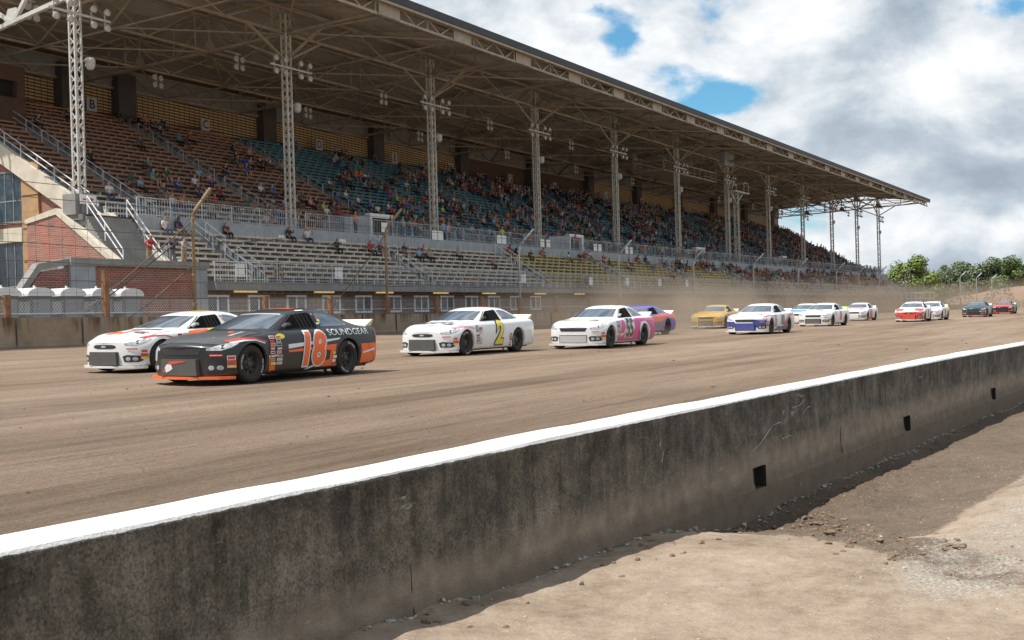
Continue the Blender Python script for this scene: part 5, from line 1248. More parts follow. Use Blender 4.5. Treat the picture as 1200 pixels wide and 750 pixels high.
    # wheels
    for i, wx in enumerate(WX):
        for s in (1, -1):
            wv = link('wheel', TYM, root); wv.location = (wx, .80*s, WR); wv.rotation_euler = (0, (0.4+i*1.3+seed), (0 if s > 0 else math.pi)+(steer if i == 0 else 0))
            rm = link('rim', RIMM, wv)
            if lettered: link('sidewall_lettering', LETM, wv)
    # wheel wells
    for wx in WX:
        for s in (-1, 1):
            ww = MB(); k = 14; pts = [(wx+.39*math.cos(math.pi*i/k), WR+.39*math.sin(math.pi*i/k)) for i in range(k+1)]+[(wx-.39, .14), (wx+.39, .14)]
            for (x0, z0), (x1, z1) in zip(pts[:k], pts[1:k+1]): ww.face([(x0, s*.86, z0), (x1, s*.86, z1), (x1, s*.45, z1), (x0, s*.45, z0)])
            ww.face([(x, s*.45, zz) for x, zz in pts]); ww.build('wheel_well', UNDER, root)
    # mirror-like window post: driver's arm and net strap
    ar = MB(); ar.tube([(0.36, .765, .955), (0.24, .745, 1.01), (0.14, .73, 1.005)], [.045, .04, .05], 6); ar.build('window_strap', COVER if seed % 2 else HEL, root, smooth=True)
    # livery
    for it in parts:
        mb = MB(); mt = PC[it[2]] if isinstance(it[2], str) else it[2]
        if it[1] == 'poly': patch(mb, it[3], it[4], it[5], 0, it[6] if len(it) > 6 else .05)
        else: lettering(mb, it[3], it[4], it[5], it[6], *it[7:], m=0)
        if mb.f: mb.build(it[0], mt, root, fix=False)
    # contingency stickers behind the front wheel and on the bumper corner
    q = random.Random(seed*13); pal = [PC[c] for c in ('white', 'red', 'black', 'yellow', 'blue', 'silver', 'orange')]
    def sticker(view, poly, ly, i, inner=None, j=0):
        mb = MB(); patch(mb, view, poly, ly, 0, .06)
        if not mb.f: return
        o = mb.build('sponsor_sticker', pal[i], root, fix=False)
        if inner:
            mb = MB(); patch(mb, view, inner, ly+1, 0, .06)
            if mb.f: mb.build('sticker_print', pal[j], o, fix=False)
    for r_ in range(8 if seed < 8 else 3):
        for c_ in range(2):
            x0 = -.95+.175*c_+q.uniform(0, .012); z0 = .765-.066*r_; wd = q.uniform(.12, .165); hh = q.uniform(.042, .058)
            if q.random() < .08: continue
            i = q.choices(range(7), (6, 3, 2, 1, 1, 5, 1) if base != 'white' else (1, 5, 4, 1, 2, 4, 1))[0]
            P = lambda e: [(x0+e, z0+e*.9), (x0+e, z0+hh-e*.9), (x0+wd-e, z0+hh-e*.9), (x0+wd-e, z0+e*.9)]
            sticker('L', P(0), 4, i, P(.014) if seed < 8 else None, q.choice([k for k in (0, 1, 2, 5) if k != i]))
    if seed < 12:
        for r_ in range(4):
            x0 = .86+q.uniform(0, .03); z0 = .20+.075*r_; wd = q.uniform(.08, .12); i = q.choice((1, 2, 4, 5) if base == 'white' else (0, 1, 3, 5))
            sticker('L', [(x0, z0), (x0, z0+.05), (x0+wd, z0+.05), (x0+wd, z0)], 5, i)
        for r_ in range(3):
            x0 = .66+.03*r_; z0 = 1.16-.07*r_; sticker('L', [(x0, z0), (x0, z0+.04), (x0+.05, z0+.04), (x0+.05, z0)], 4, (4, 1, 5)[r_])
        for x0, x1, y0, y1, i in ((.38, .62, 1.55, 1.62, 1), (.30, .60, 1.70, 1.78, 2), (-.62, -.35, 1.60, 1.68, 4), (-.12, .14, 1.95, 2.05, 5)):
            if base == 'white': sticker('T', [(x0, y0), (x0, y1), (x1, y1), (x1, y0)], 4, i)
    for (s0, z0, w0, h0, mi) in ((.54, .30, .15, .045, 3), (.54, .35, .15, .07, 6), (.54, .43, .14, .08, 0), (.25, .50, .22, .035, 1)):
        P = lambda e: [(s0+e, z0+e), (s0+e, z0+h0-e), (s0+w0-e, z0+h0-e), (s0+w0-e, z0+e)]
        sticker('C', P(0), 4, mi, P(.014) if seed < 8 else None, {3: 0, 6: 1, 0: 1, 1: 0}[mi])
    # banner on top of the windshield
    return root
def banner(c='white'): return ('windshield_banner', 'poly', c, 'T', [(-.50, .115), (-.25, .165), (0, .18), (.25, .165), (.50, .115), (.47, .05), (.25, .095), (0, .11), (-.25, .095), (-.47, .05)], 2)
def num(s, c, outc, org=(.28, .53), size=.74, bold=.02, shear=.22, xs_=.85, extra=.035):
    return [('number', 'text', outc, 'L', s, org, size, bold+extra, shear, xs_, 4), ('number', 'text', c, 'L', s, org, size, bold, shear, xs_, 6)]
ROOFP = [(-.52, -.15), (-.52, -1.15), (.52, -1.15), (.52, -.15)]
ROOFN = lambda s, c: ('roof_number', 'text', c, 'T', s, (0, -.65), .8, .02, 0.0, 1.0, 4)
HOODP = [(-.80, .98), (-.85, 1.7), (-.78, 2.25), (-.4, 2.42), (0, 2.46), (.4, 2.42), (.78, 2.25), (.85, 1.7), (.80, .98), (.4, 1.04), (0, 1.08), (-.4, 1.04)]
SKIRT = [(-.88, .12), (-.88, .30), (.9, .30), (.9, .12)]
# black and orange 18
p18 = num('18', 'orange', 'white', (.24, .52), .80, .034, .20, .92, .034)+[
 ('side_stripe', 'poly', 'orange', 'L', [(-.96, .13), (-.98, .44), (-.84, .46), (-.78, .13)], 1), ('side_stripe', 'poly', 'white', 'L', [(-.98, .44), (-.985, .475), (-.70, .485), (-.72, .455)], 2),
 ('side_stripe', 'poly', 'orange', 'L', [(-.42, .51), (-.42, .55), (1.02, .62), (.98, .50), (.94, .13), (-.05, .13), (.55, .30), (.80, .33), (.83, .505), (.52, .525)], 1),
 ('side_stripe', 'poly', 'white', 'L', [(-.42, .575), (-.42, .655), (.5, .70), (1.15, .735), (1.10, .70), (.60, .655)], 1), ('side_stripe', 'poly', 'white', 'L', [(-.28, .13), (-.05, .16), (.62, .325), (.60, .30), (0, .13)], 2),
 ('tail_panel', 'poly', 'orange', 'L', [(1.77, .16), (1.83, .50), (1.80, .60), (2.46, .60), (2.50, .34), (1.95, .15)], 1), ('tail_panel', 'poly', 'orange', 'B', [(-.9, .2), (-.9, .60), (.9, .60), (.9, .2)], 1),
 ('sponsor_lettering', 'text', 'white', 'L', 'SOUNDGEAR', (1.44, .835), .165, 0.0, 0.0, 1.30, 3, ), ('tail_lamp', 'poly', 'darkred', 'L', [(2.33, .66), (2.33, .88), (2.47, .86), (2.49, .68)], 2),
 ('roof_graphic', 'poly', 'orange', 'T', [(-.50, -.35), (-.52, -1.2), (-.15, -1.2), (-.2, -.35)], 2), ('roof_graphic', 'poly', 'white', 'T', [(-.2, -.35), (-.15, -1.2), (-.03, -1.2), (-.10, -.35)], 2), ('roof_graphic', 'poly', 'orange', 'T', [(-.10, -.35), (-.03, -1.2), (.25, -1.2), (.30, -.35)], 2),
 ('hood_graphic', 'poly', 'grey', 'T', HOODP, 1), ('hood_graphic', 'poly', 'silver', 'T', [(.52, 1.1), (.62, 1.7), (.55, 1.75), (.44, 1.1)], 2), ('hood_graphic', 'poly', 'orange', 'T', [(.30, 1.1), (.40, 1.35), (.33, 1.4), (.18, 1.12)], 2),
 ('fender_graphic', 'poly', 'silver', 'D', [(-.95, .40), (-.95, .60), (-.28, .60), (-.30, .42)], 2), ('fender_flash', 'poly', 'red', 'L', [(-1.83, .755), (-1.6, .80), (-1.3, .80), (-1.02, .73), (-1.05, .71), (-1.32, .775), (-1.58, .775), (-1.8, .735)], 3), ('fender_flash', 'poly', 'white', 'L', [(-1.80, .73), (-1.58, .77), (-1.32, .77), (-1.06, .705), (-1.09, .69), (-1.32, .745), (-1.58, .745), (-1.77, .71)], 3),
 ('corner_panel', 'poly', 'orange', 'C', [(.50, .13), (.56, .40), (.62, .42), (.95, .42), (.95, .13)], 2), ('door_decal', 'poly', 'yellow', 'L', [(-.62+.12*math.cos(k*.45), .80+.045*math.sin(k*.45)) for k in range(14)], 5), ('roof_decal', 'poly', 'white', 'L', [(.12, 1.243), (.12, 1.262), (.50, 1.278), (.50, 1.262)], 4), ('post_decal', 'poly', 'pink', 'L', [(.66+.03*math.cos(k*.7), 1.19+.025*math.sin(k*.7)) for k in range(9)], 3), banner('silver'), ('side_decal', 'poly', 'white', 'L', [(1.86, .40), (1.86, .44), (2.3, .50), (2.3, .46)], 3), ('side_decal', 'poly', 'yellow', 'L', [(.70, 1.06), (.70, 1.10), (.80, 1.10), (.80, 1.06)], 3), ('side_decal', 'poly', 'white', 'L', [(.64, 1.0), (.64, 1.03), (.72, 1.03), (.72, 1.0)], 3), ('roof_decal', 'poly', 'white', 'L', [(.56, 1.279), (.56, 1.29), (.72, 1.29), (.72, 1.279)], 4),
 ('cover_emblem', 'poly', 'white', 'F', [(-.32, .22), (-.36, .33), (-.27, .39), (-.20, .34), (-.17, .28), (-.24, .26)], 60), ('cover_emblem', 'poly', 'red', 'F', [(-.30, .37), (-.15, .43), (.10, .42), (-.05, .36), (-.2, .34)], 61)]
p18 = [q for q in p18 if q[0] != 'cover_emblem']
c18 = stock_car(16.88, 15.02, .017, 'black and orange stock car number 18 nearest the camera', 'black', p18, 'orange', 'box', 'wide', lettered=True, seed=1)
em = MB(); em.extr([(2.238, -.28, .22), (2.238, -.20, .25), (2.238, -.13, .29), (2.238, -.16, .36), (2.238, -.26, .37), (2.238, -.31, .31)], (.003, 0, 0)); em.build('cover_emblem', PC['white'], c18)
em = MB(); em.extr([(2.238, -.25, .375), (2.238, -.14, .365), (2.238, .10, .40), (2.238, .22, .425), (2.238, -.02, .43), (2.238, -.2, .42)], (.003, 0, 0)); em.extr([(2.238, -.36, .23), (2.238, -.29, .22), (2.238, -.31, .30)], (.003, 0, 0)); em.build('cover_emblem', PC['red'], c18)
# white car with orange flash beside it
pw = [('roof_graphic', 'poly', 'yellow', 'T', [(-.1, -.35), (-.15, -1.0), (.35, -1.0), (.35, -.35)], 2), ('roof_graphic', 'poly', 'orange', 'T', [(-.02, -.45), (-.06, -.9), (.08, -.9), (.1, -.45)], 3), ('door_flash', 'poly', 'orange', 'L', [(-.62, .80), (-.55, .87), (.55, .93), (.75, .92), (.2, .84)], 2), ('door_flash', 'poly', 'yellow', 'L', [(.05, .86), (.05, .905), (.4, .925), (.4, .885)], 3),
 ('hood_graphic', 'poly', 'orange', 'T', [(-.45, 1.5), (-.5, 1.9), (-.2, 2.0), (.1, 1.75), (.05, 1.55), (-.1, 1.7), (-.25, 1.55)], 2), ('hood_graphic', 'poly', 'red', 'T', [(-.05, 1.35), (-.1, 1.5), (.25, 1.5), (.25, 1.35)], 2), ('cowl_vent', 'poly', 'grey', 'T', [(-.35, 1.04), (-.35, 1.14), (.55, 1.10), (.55, 1.0)], 2), banner('white'),
 ('fender_flash', 'poly', 'red', 'L', [(-1.83, .755), (-1.6, .80), (-1.3, .80), (-1.02, .73), (-1.05, .71), (-1.32, .775), (-1.58, .775), (-1.8, .735)], 3), ('corner_marker', 'poly', 'yellow', 'D', [(-.42, .50), (-.42, .60), (-.34, .62), (-.33, .52)], 2)]
stock_car(19.65, 20.05, .0, 'white stock car with orange door flash beside the black and orange car', 'white', pw, 'white', 'box', 'oval', seed=2)
# white 2
p2 = num('2', 'yellow', 'black', (.26, .55), .86, .034, .26, .95, .035)+[('roof_graphic', 'poly', 'orange', 'T', [(-.35, -.55), (-.35, -1.15), (.45, -1.15), (.45, -.55)], 2), ('hood_graphic', 'poly', 'black', 'T', [(-.55, 1.25), (-.6, 1.5), (-.45, 1.42), (-.4, 1.7), (-.3, 1.4), (-.1, 1.62), (0, 1.36), (.2, 1.55), (.25, 1.3), (.45, 1.42), (.4, 1.22), (.1, 1.28), (-.2, 1.18)], 2), ('hood_graphic', 'poly', 'white', 'T', [(-.25, 1.3), (-.22, 1.42), (-.05, 1.38), (.1, 1.33), (-.1, 1.27)], 3), banner('white'), ('side_decal', 'poly', 'silver', 'L', [(1.02, .40), (1.0, .50), (.88, .50), (.88, .40)], 3), ('side_decal', 'poly', 'red', 'L', [(.90, .50), (.90, .55), (1.0, .55), (1.0, .50)], 3),
 ('fender_flash', 'poly', 'pink', 'L', [(-1.83, .755), (-1.6, .80), (-1.3, .80), (-1.02, .73), (-1.05, .71), (-1.32, .775), (-1.58, .775), (-1.8, .735)], 3)]
stock_car(28.21, 17.54, -.011, 'white stock car with a yellow number 2 on its door', 'white', p2, 'white', 'box', 'oval', seed=3, lettered=True)
# white and magenta 55
p55 = num('55', 'black', 'white', (.04, .56), .76, .026, .22, .80, .03)+[('rear_panel', 'poly', 'magenta', 'L', [(.46, .84), (.56, .60), (.80, .56), (.98, .62), (1.08, .78), (1.5, .80), (1.85, .55), (2.5, .50), (2.5, .90), (1.6, .89), (.75, .89)], 1), ('rear_panel', 'poly', 'pink', 'L', [(1.0, .85), (1.5, .865), (2.3, .87), (2.3, .81), (1.5, .82)], 2), ('rear_panel', 'poly', 'magenta', 'L', [(1.80, .16), (1.86, .55), (2.5, .60), (2.5, .30), (1.95, .15)], 2), ('skirt_panel', 'poly', 'magenta', 'L', [(-.95, .13), (-.97, .40), (-.60, .34), (-.30, .44), (-.38, .28), (0.05, .36), (.2, .28), (.45, .50), (.62, .74), (.98, .62), (.98, .13)], 1), ('door_panel', 'poly', 'magenta', 'L', [(-.62, .44), (-.56, .84), (-.30, .84), (-.24, .62), (-.40, .42)], 1), ('rear_panel', 'poly', 'magenta', 'B', [(-.9, .3), (-.9, .7), (.9, .7), (.9, .3)], 1), banner('white'), ('roof_graphic', 'poly', 'black', 'T', [(-.1, -.5), (-.1, -.75), (.05, -.75), (.05, -.5)], 2), ('roof_graphic', 'poly', 'black', 'T', [(.2, -.5), (.2, -.75), (.35, -.75), (.35, -.5)], 2), ('hood_graphic', 'poly', 'yellow', 'T', [(-.35, 1.55), (-.35, 1.68), (.0, 1.72), (.02, 1.6)], 2), ('nose_mesh', 'poly', 'silver', 'F', [(-.44, .20), (-.44, .40), (.44, .40), (.44, .20)], 3)]
stock_car(33.63, 15.82, .032, 'white and magenta stock car with a black number 55 on its door', 'white', p55, 'white', 'open', 'wide', seed=4)
# purple and orange car half hidden behind the 55
pp = [('side_panel', 'poly', 'orange', 'L', [(-.9, .62), (-.5, .82), (.7, .90), (2.5, .90), (2.5, .66), (1.2, .78), (.6, .58)], 1), ('side_panel', 'poly', 'orange', 'L', [(.72, .92), (.76, 1.25), (1.2, 1.18), (1.7, .96)], 0.5), ('skirt_panel', 'poly', 'lilac', 'L', [(-.9, .13), (-.9, .62), (.6, .58), (1.2, .78), (2.5, .66), (2.5, .2), (1.9, .15)], 1)]
stock_car(47.4, 20.6, -.02, 'purple roofed stock car with orange sides half hidden behind the magenta one', 'purple', pp, 'purple', 'box', 'wide', seed=5)
stock_car(62.5, 22.3, .10, 'dusty yellow stock car trailing in the dust cloud', 'gold', [banner('silver'), ('skirt_panel', 'poly', 'white', 'L', [(-.9, .13), (-.9, .3), (2.3, .5), (2.4, .3), (1.9, .15)], 1)], 'white', 'box', 'wide', seed=6)
# white and blue
pb = [('nose_panel', 'poly', 'blue', 'F', [(-.9, .30), (-.92, .56), (-.5, .55), (-.42, .48), (.42, .48), (.5, .55), (.92, .56), (.9, .30)], 1), ('fender_panel', 'poly', 'blue', 'C', [(.0, .38), (.0, .60), (.3, .66), (.62, .70), (.62, .60), (.4, .45)], 1), ('pillar_panel', 'poly', 'blue', 'L', [(-.75, .90), (-.55, .925), (-.02, 1.20), (.05, 1.235), (-.1, 1.235), (-.45, 1.06)], .6),
 ('side_panel', 'poly', 'blue', 'L', [(-.9, .13), (-.9, .2), (-.4, .34), (.1, .30), (.98, .44), (.98, .13)], 1), ('side_panel', 'poly', 'red', 'L', [(.55, .13), (.62, .50), (1.3, .82), (2.4, .86), (1.5, .74), (.95, .44), (.75, .13)], 2), ('number_panel', 'poly', 'grey', 'L', [(.05, .38), (.14, .80), (.30, .80), (.21, .38)], 3), ('number_panel', 'poly', 'grey', 'L', [(.30, .38), (.39, .80), (.62, .80), (.53, .38)], 3), ('number_panel', 'poly', 'white', 'L', [(.40, .48), (.45, .70), (.50, .70), (.45, .48)], 4), banner('silver'), ('fender_flash', 'poly', 'red', 'L', [(-1.83, .755), (-1.6, .80), (-1.3, .80), (-1.02, .73), (-1.05, .71), (-1.32, .775), (-1.58, .775), (-1.8, .735)], 3)]
stock_car(50.06, 15.81, .018, 'white stock car with dark blue nose and blue pillars', 'white', pb, 'white', 'blue', 'wide', seed=7)
p8 = [('number', 'poly', 'red', 'L', [(.05, .34), (.16, .84), (.52, .84), (.41, .34)], 3), ('number', 'poly', 'orange', 'L', [(.20, .42), (.28, .76), (.36, .76), (.28, .42)], 4), ('hood_graphic', 'poly', 'grey', 'T', [(-.1, 1.05), (-.1, 1.25), (.3, 1.22), (.3, 1.02)], 2), banner('silver')]
stock_car(67.15, 17.44, -.013, 'white stock car with a red door number, black grille cover and yellow spoiler', 'white', p8, 'white', 'grey', 'wide', simple('lime_spoiler', (.6, .66, .06), .4, .1), seed=8)
stock_car(77.5, 21.3, .0, 'white and sky blue stock car mostly hidden behind another white car', 'white', [('hood_graphic', 'poly', 'sky', 'T', HOODP, 1), ('door_panel', 'poly', 'sky', 'L', [(-.9, .4), (-.9, .85), (2.2, .85), (1.0, .4)], 1)], 'white', 'white', 'wide', seed=9)
stock_car(88.5, 20.3, .02, 'white stock car with red hood flash and red door stripe', 'white', [('hood_graphic', 'poly', 'pink', 'T', [(-.7, 1.1), (-.75, 1.6), (-.2, 1.4), (.7, 1.7), (.7, 1.1)], 2), ('door_panel', 'poly', 'red', 'L', [(-.8, .13), (-.7, .85), (.2, .85), (.1, .13)], 2), banner('white')], 'white', 'white', 'wide', seed=10)
stock_car(81.07, 15.03, .052, 'bright red nosed stock car with white roof and white doors', 'white', [('nose_panel', 'poly', 'red', 'F', [(-.95, .2), (-.95, .58), (-.5, .62), (.5, .62), (.95, .58), (.95, .2)], 1), ('hood_graphic', 'poly', 'red', 'T', [(-.86, 1.2), (-.86, 2.2), (-.4, 2.4), (-.3, 1.9), (.3, 1.9), (.4, 2.4), (.86, 2.2), (.86, 1.2), (.45, 1.75), (-.45, 1.75)], 1), ('fender_panel', 'poly', 'red', 'C', [(.0, .15), (.0, .66), (.4, .70), (.7, .72), (.7, .15)], 1), ('pillar_panel', 'poly', 'red', 'L', [(-1.0, .80), (-.55, .925), (-.02, 1.20), (.05, 1.235), (-.1, 1.235), (-.55, 1.0)], .6), ('door_panel', 'poly', 'grey', 'L', [(-.1, .3), (0, .8), (.5, .8), (.4, .3)], 2), banner('white')], 'white', 'red', 'oval', seed=11)
stock_car(87.4, 14.95, .02, 'white and yellow stock car tucked behind the red and white one', 'white', [('side_panel', 'poly', 'yellow', 'L', [(.5, .3), (.6, .86), (2.5, .88), (2.5, .3)], 1), ('door_panel', 'poly', 'blue', 'L', [(-.8, .13), (-.7, .3), (.9, .4), (.9, .13)], 2), ('door_panel', 'poly', 'grey', 'L', [(-.3, .4), (-.2, .8), (.3, .8), (.2, .4)], 2), ('hood_graphic', 'poly', 'lilac', 'T', [(-.4, 1.1), (-.4, 1.4), (.4, 1.4), (.4, 1.1)], 2)], 'white', 'white', 'wide', seed=12)
stock_car(103.3, 14.0, -.012, 'dark teal stock car with orange splitter', 'teal', [('door_panel', 'poly', 'silver', 'L', [(-.3, .35), (-.2, .8), (.4, .8), (.3, .35)], 2), banner('silver'), ('fender_panel', 'poly', 'pink', 'C', [(.1, .42), (.1, .5), (.5, .54), (.5, .45)], 2)], 'orange', 'black', 'wide', seed=13)
stock_car(127.4, 14.67, .0, 'dark car with red hood and red roof, last in the pack', 'black', [('hood_graphic', 'poly', 'red', 'T', HOODP, 1), ('roof_graphic', 'poly', 'red', 'T', ROOFP, 1), ('door_panel', 'poly', 'grey', 'L', [(-.8, .3), (-.7, .85), (2.3, .85), (2.3, .3)], 1), banner('silver')], 'red', 'black', 'wide', SPO, seed=14)
# ------------------------------------------------------------------ outer wall and catch fence
FW = empty('outer_wall', gs(0, -12.3, 1.0), (0, 0, GS_ROT)); tag(FW, 'low stained tan concrete wall along the far side of the track', 'barrier wall')
def wallTop(u): return 2.27-0.006*(u+13) if u < 30 else max(1.80, 2.01-0.009*(u-30))
us = fr(-80, 270, 3.05)+[270]
for i in range(len(us)-1):
    pass
b = MB()
prof = [(-0.06, -0.4), (-0.05, 0.15), (0.0, 0.25), (0.04, 1), (0.34, 1), (0.36, -0.4)]
for i, u in enumerate(us):
    for o_, z in prof: b.v.append((u, o_+0.012*fbm(u, o_*9+z, 0.5, 3), z if z < 0.9 else wallTop(u)-1.0+0.012*fbm(u, 2, 0.4, 3)))
k = len(prof)
for i in range(len(us)-1):
    for j in range(k-1): b.f.append((i*k+j, (i+1)*k+j, (i+1)*k+j+1, i*k+j+1)); b.m.append(0)
b.build('wall_run', M_['farwall'], FW)
for i in range(0, 50):
    u = -22+3.05*i; j = MB(); j.box(u-0.012, u+0.012, -0.062, 0.02, 0, wallTop(u)-1.0); j.build('panel_joint', M_['cable'], FW)
CF = empty('catch_fence', gs(0, -11.85, 1.0), (0, 0, GS_ROT)); tag(CF, 'tall wire catch fence with bent top poles and rusty posts behind the outer wall', 'fence')
POLES = [-18.2, -3.2, 11.4, 26.4, 42.2, 58.2, 75.0, 90.9, 107.7, 119.3, 131.4, 149.0, 164.1, 180.6, 200.6, 220.8, 243.0, 265.8]
BEND = [5.85, 5.9, 5.95, 5.6, 5.55, 5.55, 5.6, 5.55, 5.55, 5.55, 5.65, 5.9, 6.0, 6.1, 6.3, 6.4, 6.5, 6.6]
for i, (u, zb) in enumerate(zip(POLES, BEND)):
    p = MB(); pts = [(u, 0, 0)]+[(u, 0, zb-0.35)]+[(u, -0.06, zb-0.1), (u, -0.2, zb+0.12), (u, -1.15, zb+1.0)]
    p.tube(pts, 0.075, 8); p.lathe([(0.09, -.1), (0.11, 0), (0.09, .1)], (u, 0, 1.75), 'z', 8); p.lathe([(0.1, -.06), (0.1, .06)], (u, 0, 3.1), 'z', 8); p.lathe([(0.1, -.06), (0.1, .06)], (u, -0.05, zb-0.25), 'z', 8)
    m = M_['rust'] if i in (0, 1) else M_['galv']
    o = p.build('bent_pole', simple('ochre_pole_paint', (0.34, 0.235, 0.12), 0.7, 0.35, 3) if i in (1, 2) else M_['galv'] if i > 2 else m, CF, smooth=True)
    if i > 1:
        q = MB(); q.box(u-0.14, u+0.14, -0.11, 0.13, 0, 2.05); q.build('pole_sleeve', M_['rust'], o)
for u in (-12.9, -8.2, 1.45, 6.4, 16.3, 21.4, 31.65, 36.9, 47.3, 52.6, 63.6, 69.3, 80.2, 85.6, 96.4, 102):
    p = MB(); h = 3.2 if u in (-8.2,) else 2.15; p.box(u-0.12, u+0.12, -0.1, 0.12, 0, h); p.build('post', M_['rust'], CF)
for z, r in ((1.42, 0.02), (2.02, 0.028), (2.75, 0.016), (3.45, 0.016), (4.15, 0.016), (4.85, 0.018)):
    p = MB()
    p.tube([(u, 0.03, z+0.05*math.sin(u*0.9)*(z > 2.2)) for u in fr(-40, 268, 4)+[268]], r, 4); p.build('cable', M_['cable'] if z > 1.5 else M_['galv'], CF)
for za, off in ((5.9, -0.5), (6.4, -1.0)):
    p = MB(); p.tube([(u, off, za) for u in fr(-40, 268, 8)+[268]], 0.014, 4); p.build('cable', M_['cable'], CF)
p = MB(); zt = 5.3
for i in range(int((200+40)/0.62)):
    u = -40+0.62*i; p.beam((u, 0.045, 1.2), (u, 0.045, zt), 0.009)
for j in range(9): p.tube([(u, 0.045, 1.35+0.45*j) for u in fr(-40, 200, 8)+[200]], 0.005, 3)
p.build('wire_mesh', M_['cable'], CF)
p = MB()
for i in range(int(150/0.14)):
    u = -30+0.14*i; h = 0.95
    p.beam((u, 0.2, 1.05), (u+h*0.9, 0.2, 1.05+h), 0.006); p.beam((u+h*0.9, 0.2, 1.05), (u, 0.2, 1.05+h), 0.006)
p.build('chain_link', M_['galv'], CF)
for a, c in (((-3.1, 0, 5.6), (-9.5, 2.4, 0.2)), ((-3.1, 0, 5.2), (-9.6, 2.4, 0.1)), ((-3.1, 0, 3.6), (-8.0, 0.1, 0.6)), ((11.4, 0, 5.6), (5.2, 0.2, 0.3)), ((-3.1, 0, 4.6), (2.9, 0.1, 5.0))):
    p = MB(); p.tube([a, ((a[0]+c[0])/2, (a[1]+c[1])/2, (a[2]+c[2])/2-0.12), c], 0.03, 5); p.build('guy_cable', M_['cable'], CF)
# portable toilets behind the fence
def toilet():
    r = empty('portable_toilet'); t = MB(); t.box(-.56, .56, -.56, .56, 0.08, 2.02)
    for x in (-.3, 0, .3): t.box(x-.03, x+.03, -.59, -.56, 0.2, 1.9)
    t.box(-.62, .62, -.62, .62, 0, 0.08); t.build('cabin', M_['plastic_grey'], r)
    t = MB()
    prof = [(-.66, 0), (-.66, .12), (-.58, .22), (-.4, .31), (-.15, .36), (.15, .36), (.4, .31), (.58, .22), (.66, .12), (.66, 0)]
    t.extr([(x, -.62, 2.02+z) for x, z in prof], (0, 1.24, 0)); t.tube([(.35, .3, 2.25), (.35, .3, 2.5)], .05, 8); t.build('roof', M_['plastic_white'], r)
    t = MB(); t.box(-.42, .42, -.60, -.565, 0.15, 1.9); d = t.build('door', simple('grey_toilet_door', (0.22, 0.23, 0.24), .5, .1), r)
    t = MB(); t.box(.28, .36, -.62, -.60, 0.95, 1.1); t.build('latch', M_['plastic_white'], d)
    return r
tp = toilet(); LB = ['leftmost of the white roofed portable toilets behind the fence', 'second white roofed portable toilet from the left behind the fence', 'middle white roofed portable toilet in the row by the brick annex', 'fourth white roofed portable toilet in the row, right of the middle one', 'rightmost white roofed portable toilet before the brick annex wall']
for i in range(5):
    o = tp if i == 0 else copy_tree(tp); o.location = gs(-10.9+1.62*i, -8.6, 1.18); o.rotation_euler = (0, 0, GS_ROT+0.05*math.sin(i*3)); tag(o, LB[i], 'toilet', 'portable toilets behind the fence')
# flag platform
FP = empty('flag_platform', gs(157, -12.6, 1.0), (0, 0, GS_ROT)); tag(FP, 'white railed platform above the outer wall where the flagger stands', 'platform')
t = MB(); t.box(-8, 8, -.8, 1.4, 1.0, 1.25); t.build('floor', M_['rail_white'], FP)
t = MB()
for z in (2.0, 2.9): t.tube([(-8, -.75, z), (8, -.75, z)], .07, 6); t.tube([(-8, 1.35, z), (8, 1.35, z)], .07, 6); t.tube([(-8, -.75, z), (-8, 1.35, z)], .07, 6)
for x in (-8, -4, 0, 4, 8):
    for y in (-.75, 1.35): t.tube([(x, y, 1.2), (x, y, 2.9)], .07, 6)
t.build('railing', M_['rail_white'], FP)
t = MB()
for x in (-7, 7):
    for y in (-.5, 1.2): t.box(x-.12, x+.12, y-.12, y+.12, -.1, 1.0)
t.build('support', M_['galv'], FP)
fl = link('person', body_mesh('flag', 'khaki shorts', 0, 3)); fl.location = gs(160, -12.3, 2.25); fl.rotation_euler = (0, 0, -0.5); fl.scale = (1.15,)*3; fl.color = (.55, .68, .05, 1)
tag(fl, 'person in lime shirt and white cap standing on the platform with one arm stretched out', 'person')
